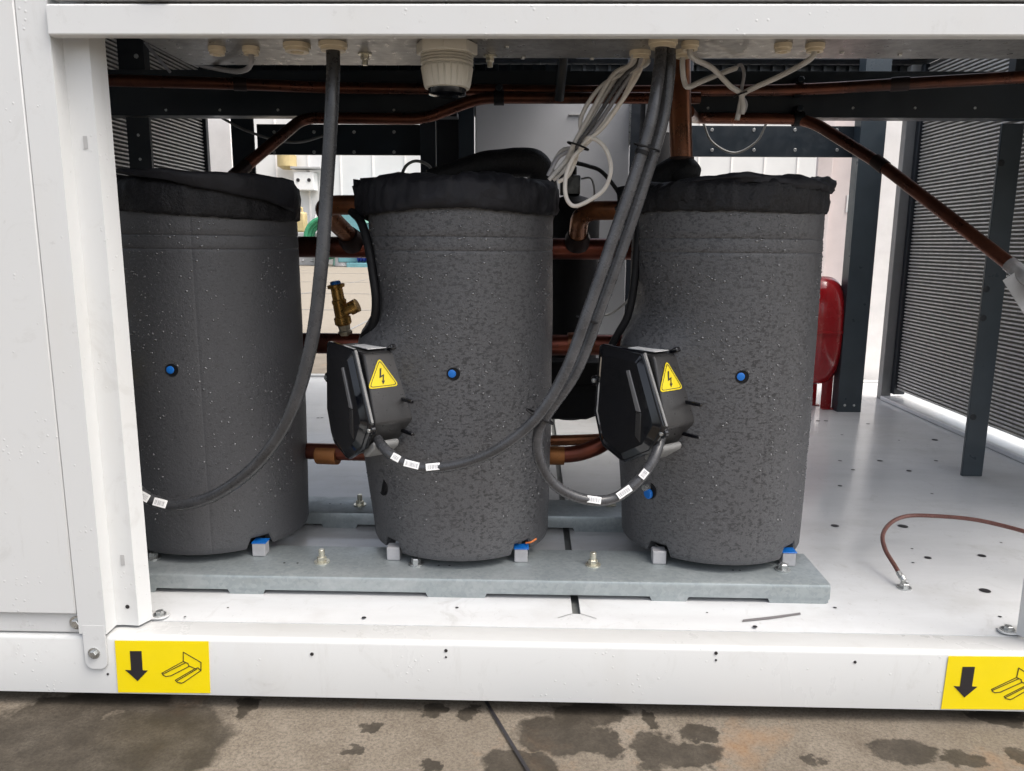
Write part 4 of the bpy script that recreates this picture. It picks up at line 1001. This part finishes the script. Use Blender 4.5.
for pts, lab, m_ in W_: cable('signal_wire', pts, .0043 if m_ == 'wire_grey' else .0028, m_, lab, [], group=None, seg=10, cat='wire')
b = MB(); b.tube([knot + Vector((math.cos(a) * .011, math.sin(a) * .009, .004 * math.cos(a))) for a in [2 * PI * k / 18 for k in range(19)]], .0016, 6, cap=False)
tag(b.build('cable_tie', M['rubber']), 'black cable tie at the knot of cream wires', 'cable tie')
# wire from gland 251 going left behind
cable('signal_wire', [GL[1] + Vector((0, 0, .006)), GL[1] + Vector((-.001, 0, -.012)), A_(245, 70, Y=.19), A_(232, 71, Y=.24), A_(205, 66, Y=.30), A_(185, 60, Y=.36)], .0042, 'wire_mid', 'grey wire leaving the second gland toward the left', [], seg=10, cat='wire')
cable('signal_wire', [A_(145, 42, Y=.60), A_(158, 58, Y=.62), A_(170, 72, Y=.66)], .0035, 'wire_mid', 'thin grey wire slanting across the left coil top', [], seg=8, cat='wire')
# thin capillary tubes in the back
for P_, lab in (([A_(222, 118, Y=1.0), A_(245, 130, Y=1.0), A_(275, 140, Y=1.0), A_(300, 142, Y=1.0), A_(326, 135, Y=.98)], 'thin grey tube sagging behind the kinked copper pipe'),
                ([A_(703, 122, Y=1.2), A_(712, 142, Y=1.2), A_(734, 153, Y=1.2), A_(756, 142, Y=1.2), A_(767, 122, Y=1.2)], 'thin grey tube sagging in a half circle on the right rear rail'),
                ([A_(400, 180, Y=.6), A_(406, 166, Y=.62), A_(417, 161, Y=.64), A_(430, 167, Y=.66), A_(432, 180, Y=.66)], 'bowed grey wire rising behind the middle cover'),
                ([A_(598, 316, Y=1.2), A_(610, 314, Y=1.2), A_(622, 306, Y=1.2), A_(634, 294, Y=1.2)], 'thin wire behind the paired cables near the black tank')):
    cable('thin_tube', P_, .0035, 'wire_thin', lab, [], seg=8, cat='tube')
# earth braid
lug = A_(904, 588, Z=.0036); bz = [lug + Vector((-.001, .012, .016)), A_(895, 566, Z=.03), A_(885, 549, Z=.045), A_(883, 534, Z=.06), A_(892, 522, Z=.07), A_(908, 516, Z=.075), A_(935, 516, Z=.08), A_(970, 519, Z=.085), A_(1000, 525, Z=.085), A_(1040, 536, Z=.085), A_(1090, 552, Z=.08), A_(1130, 572, Z=.04)]
t = cable('earth_braid', bz, .0042, 'braid', 'brown braided earth lead arching over the deck at right', seg=12)
hexbolt('lug_bolt', (lug.x, lug.y, .0037), (0, 0, 1), .0075, .008, M['zinc'], t, True)
MB().tube([lug + Vector((0, .002, .014)), lug + Vector((-.001, .007, .017)), bz[0], A_(898, 572, Z=.026)], .006, 10, [.0045, .006, .0055, .005]).build('lug', M['zinc'], t)

# ------------------------------------------------------------------ yard behind
YW = 26.
wz = lambda y, Yd=YW: A_(340, y, Y=Yd).z
xa, xb = A_(120, 200, Y=YW).x, A_(960, 200, Y=YW).x
t = thing('white_building', ((xa + xb) / 2, YW + 2, GZ), 'white clad building across the yard, seen between the compressors', 'building')
MB().box(xa, xb, YW, YW + 5, GZ, 7.5).build('wall', M['wallwhite'], t)
b = MB()
for k in range(1, 26):
    x = xa + (xb - xa) * k / 26; b.box(x - .03, x + .03, YW - .03, YW - .002, GZ + .2, 7.4)
b.build('cladding_seam', M['offwhite'], t)
MB().box(xa - .1, xb + .1, YW - .3, YW + 5.2, 7.502, 7.7).build('roof', M['greymetal'], t)
# junction box with shelf on the wall
def P3(x, y, Y): return A_(x, y, Y=Y)
t = thing('wall_cabinet', P3(308, 210, 25.4), 'pale cabinet mounted on the white building, left of the black cable', 'cabinet')
a, c = P3(294, 190, 25.4), P3(313, 172, 25.4)
MB().box(a.x, c.x, 25.4, 25.95, a.z, c.z).build('cabinet_body', M['paper'], t, bevel=.02)
a, c = P3(290, 168.5, 25.3), P3(320, 166.5, 25.3); MB().box(a.x, c.x, 25.3, 25.95, a.z, c.z).build('canopy', M['greymetal'], t, bevel=.01)
for x in (298, 309): p = P3(x, 180, 25.39); MB().lathe([(.06, 0), (.06, .03)], axis_mat((p.x, 25.4, p.z), (0, -1, 0)), 12).build('knob', M['ink'], t)
a = P3(286, 160, 25.5); tag(MB().lathe([(.15, 0), (.32, .1), (.32, .45), (.15, .55)], Matrix.Translation((a.x, 25.6, a.z - .3)), 16).build('wall_lamp', M['canyellow']), 'brownish round lamp above the wall cabinet', 'lamp')
t = thing('lean_ladder', P3(303, 238, 25.2), 'grey ladder leaning against the white building', 'ladder')
for dx in (0, 9):
    MB().tube([P3(303 + dx, 262, 24.4), P3(322 + dx, 196, 25.8)], .06, 8).build('rail', M['greymetal'], t)
for k in range(8):
    f = (k + .5) / 8; MB().tube([P3(303, 262, 24.4).lerp(P3(322, 196, 25.8), f), P3(312, 262, 24.4).lerp(P3(331, 196, 25.8), f)], .035, 8).build('rung', M['greymetal'], t)
a = P3(300, 232, 24.6); c = P3(305, 212, 24.6)
t = thing('jerry_can', (a.x, 24.6, a.z), 'pale yellow jerry can in the yard behind the left compressor', 'can')
MB().box(a.x - .35, c.x, 24.5, 24.9, a.z, c.z).build('can_body', M['canyellow'], t, bevel=.06); MB().tube(fillet([(a.x - .2, 24.7, c.z - .02), (a.x - .2, 24.7, c.z + .14), (c.x - .12, 24.7, c.z + .14), (c.x - .12, 24.7, c.z - .02)], .05), .035, 8).build('handle', M['canyellow'], t)
a = P3(300, 234, 24.6); tag(MB().box(a.x - .6, a.x + .7, 24.4, 25.0, GZ, P3(300, 232.6, 24.6).z).build('work_bench', M['greymetal'], bevel=.02), 'grey bench block carrying the jerry can', 'bench')
# green hose reel
c = P3(325, 238, 24.); b = MB(); n = 48
for k in range(3):
    b.tube([c + Vector((math.cos(2 * PI * q_ / n) * (.62 - .07 * k), .12 * k, math.sin(2 * PI * q_ / n) * (.62 - .07 * k) + .0)) for q_ in range(n + 1)], .075, 8, cap=False)
b.tube([c + Vector((0, .1, -.5)), Vector((c.x, 24.1, GZ))], .06, 8); tag(b.build('hose_reel', M['green']), 'coiled green hose in the yard behind the hanging cable', 'hose')
# teal pump skid with blue motor
s0, s1 = P3(332, 262, 23.), P3(386, 262, 23.)
t = thing('pump_skid', ((s0.x + s1.x) / 2, 23.3, GZ), 'teal pump skid in the yard left of the middle compressor', 'machine')
bz0 = P3(350, 268, 23.).z
MB().box(P3(347, 262, 23.).x, s1.x + .6, 22.9, 23.9, bz0, bz0 + .16).build('skid_bed', M['teal'], t, bevel=.02)
for x in (P3(352, 262, 23.).x, P3(368, 262, 23.).x, s1.x + .2): MB().box(x - .1, x + .1, 23., 23.8, GZ, bz0 - .002).build('leg', M['teal'], t, bevel=.01)
a, c = P3(338, 240, 23.3), P3(372, 205, 23.3)
b = MB(); b.prism([(a.x, bz0 + .162), (c.x + .4, bz0 + .162), (c.x + .3, c.z - .4), (c.x - .2, c.z), (a.x, c.z)], 23.2, 23.8); b.build('pump_casing', M['teal'], t, bevel=.03)
a = P3(367, 198, 23.2); MB().lathe([(.3, 0), (.3, .3), (.12, .35), (.12, .7), (.34, .72), (.34, .85)], Matrix.Translation((a.x, 23.4, a.z - .75)), 16).build('valve_stack', M['mint'], t)
a = P3(368, 260, 23.)
t = thing('blue_motor', (a.x, 23.2, bz0 + .162), 'round blue electric motor on the teal skid', 'motor')
mr = .36; zc = bz0 + .164 + mr
b = MB()
for k in range(9): b.lathe([(mr, .0 + k * .09), (mr, .05 + k * .09), (mr * .9, .052 + k * .09), (mr * .9, .088 + k * .09)], axis_mat((a.x - .35, 23.3, zc), (1, 0, 0)), 20)
b.build('motor_body', M['navy'], t)
t = thing('shipping_container', (P3(352, 250, 25.).x, 25., GZ), 'pale blue container in the yard behind the middle suction branch', 'container')
a, c = P3(346, 250, 25.), P3(384, 214, 25.)
MB().box(a.x, c.x + 1., 24.6, 25.6, GZ, c.z).build('container_body', M['paleblue'], t, bevel=.02)
b = MB()
for k in range(14): b.box(a.x + .1 + k * .17, a.x + .18 + k * .17, 24.56, 24.598, GZ + .1, c.z - .12)
b.build('corrugation', M['paleblue'], t)
for k, x in enumerate((342, 349)):
    a = P3(x, 262, 24.2); tag(MB().lathe([(.27, 0), (.29, .03), (.27, .3), (.29, .32), (.27, .6), (.28, .84), (.24, .86)], Matrix.Translation((a.x, 24.2 - .7 * k, GZ)), 20).build('steel_drum', M['greymetal'] if k else M['mint']), ['mint green drum standing in the far yard', 'grey drum standing in the far yard'][k], 'drum')
# ------------------------------------------------------------------ light
w = bpy.data.worlds.new('World'); sc.world = w; w.use_nodes = True; nt = w.node_tree
sky = nt.nodes.new('ShaderNodeTexSky'); sky.sky_type = 'NISHITA'; sky.sun_disc = False
EL, RO = math.radians(60), math.radians(115)
sky.sun_elevation = EL; sky.sun_rotation = RO; sky.air_density = 1.; sky.dust_density = 6.; sky.ozone_density = .3
hs_ = nt.nodes.new('ShaderNodeHueSaturation'); hs_.inputs['Saturation'].default_value = .5
bg = nt.nodes['Background']; bg.inputs[1].default_value = .15
nt.links.new(sky.outputs[0], hs_.inputs['Color']); nt.links.new(hs_.outputs[0], bg.inputs[0])
L = bpy.data.lights.new('sun', 'SUN'); L.energy = .5; L.angle = math.radians(35); L.color = (1, .99, .97)
lo = bpy.data.objects.new('sun', L); COL.objects.link(lo)
sd = Vector((math.sin(RO) * math.cos(EL), math.cos(RO) * math.cos(EL), math.sin(EL)))
lo.rotation_euler = sd.to_track_quat('Z', 'Y').to_euler(); lo.location = (0, -4, 8)
sc.view_settings.view_transform = 'Standard'; sc.view_settings.look = 'None'; sc.view_settings.exposure = 1.12; sc.view_settings.gamma = 1
sc.render.engine = 'CYCLES'
try: sc.cycles.use_denoising = True
except Exception: pass
sc.cycles.max_bounces = 10; sc.cycles.diffuse_bounces = 6
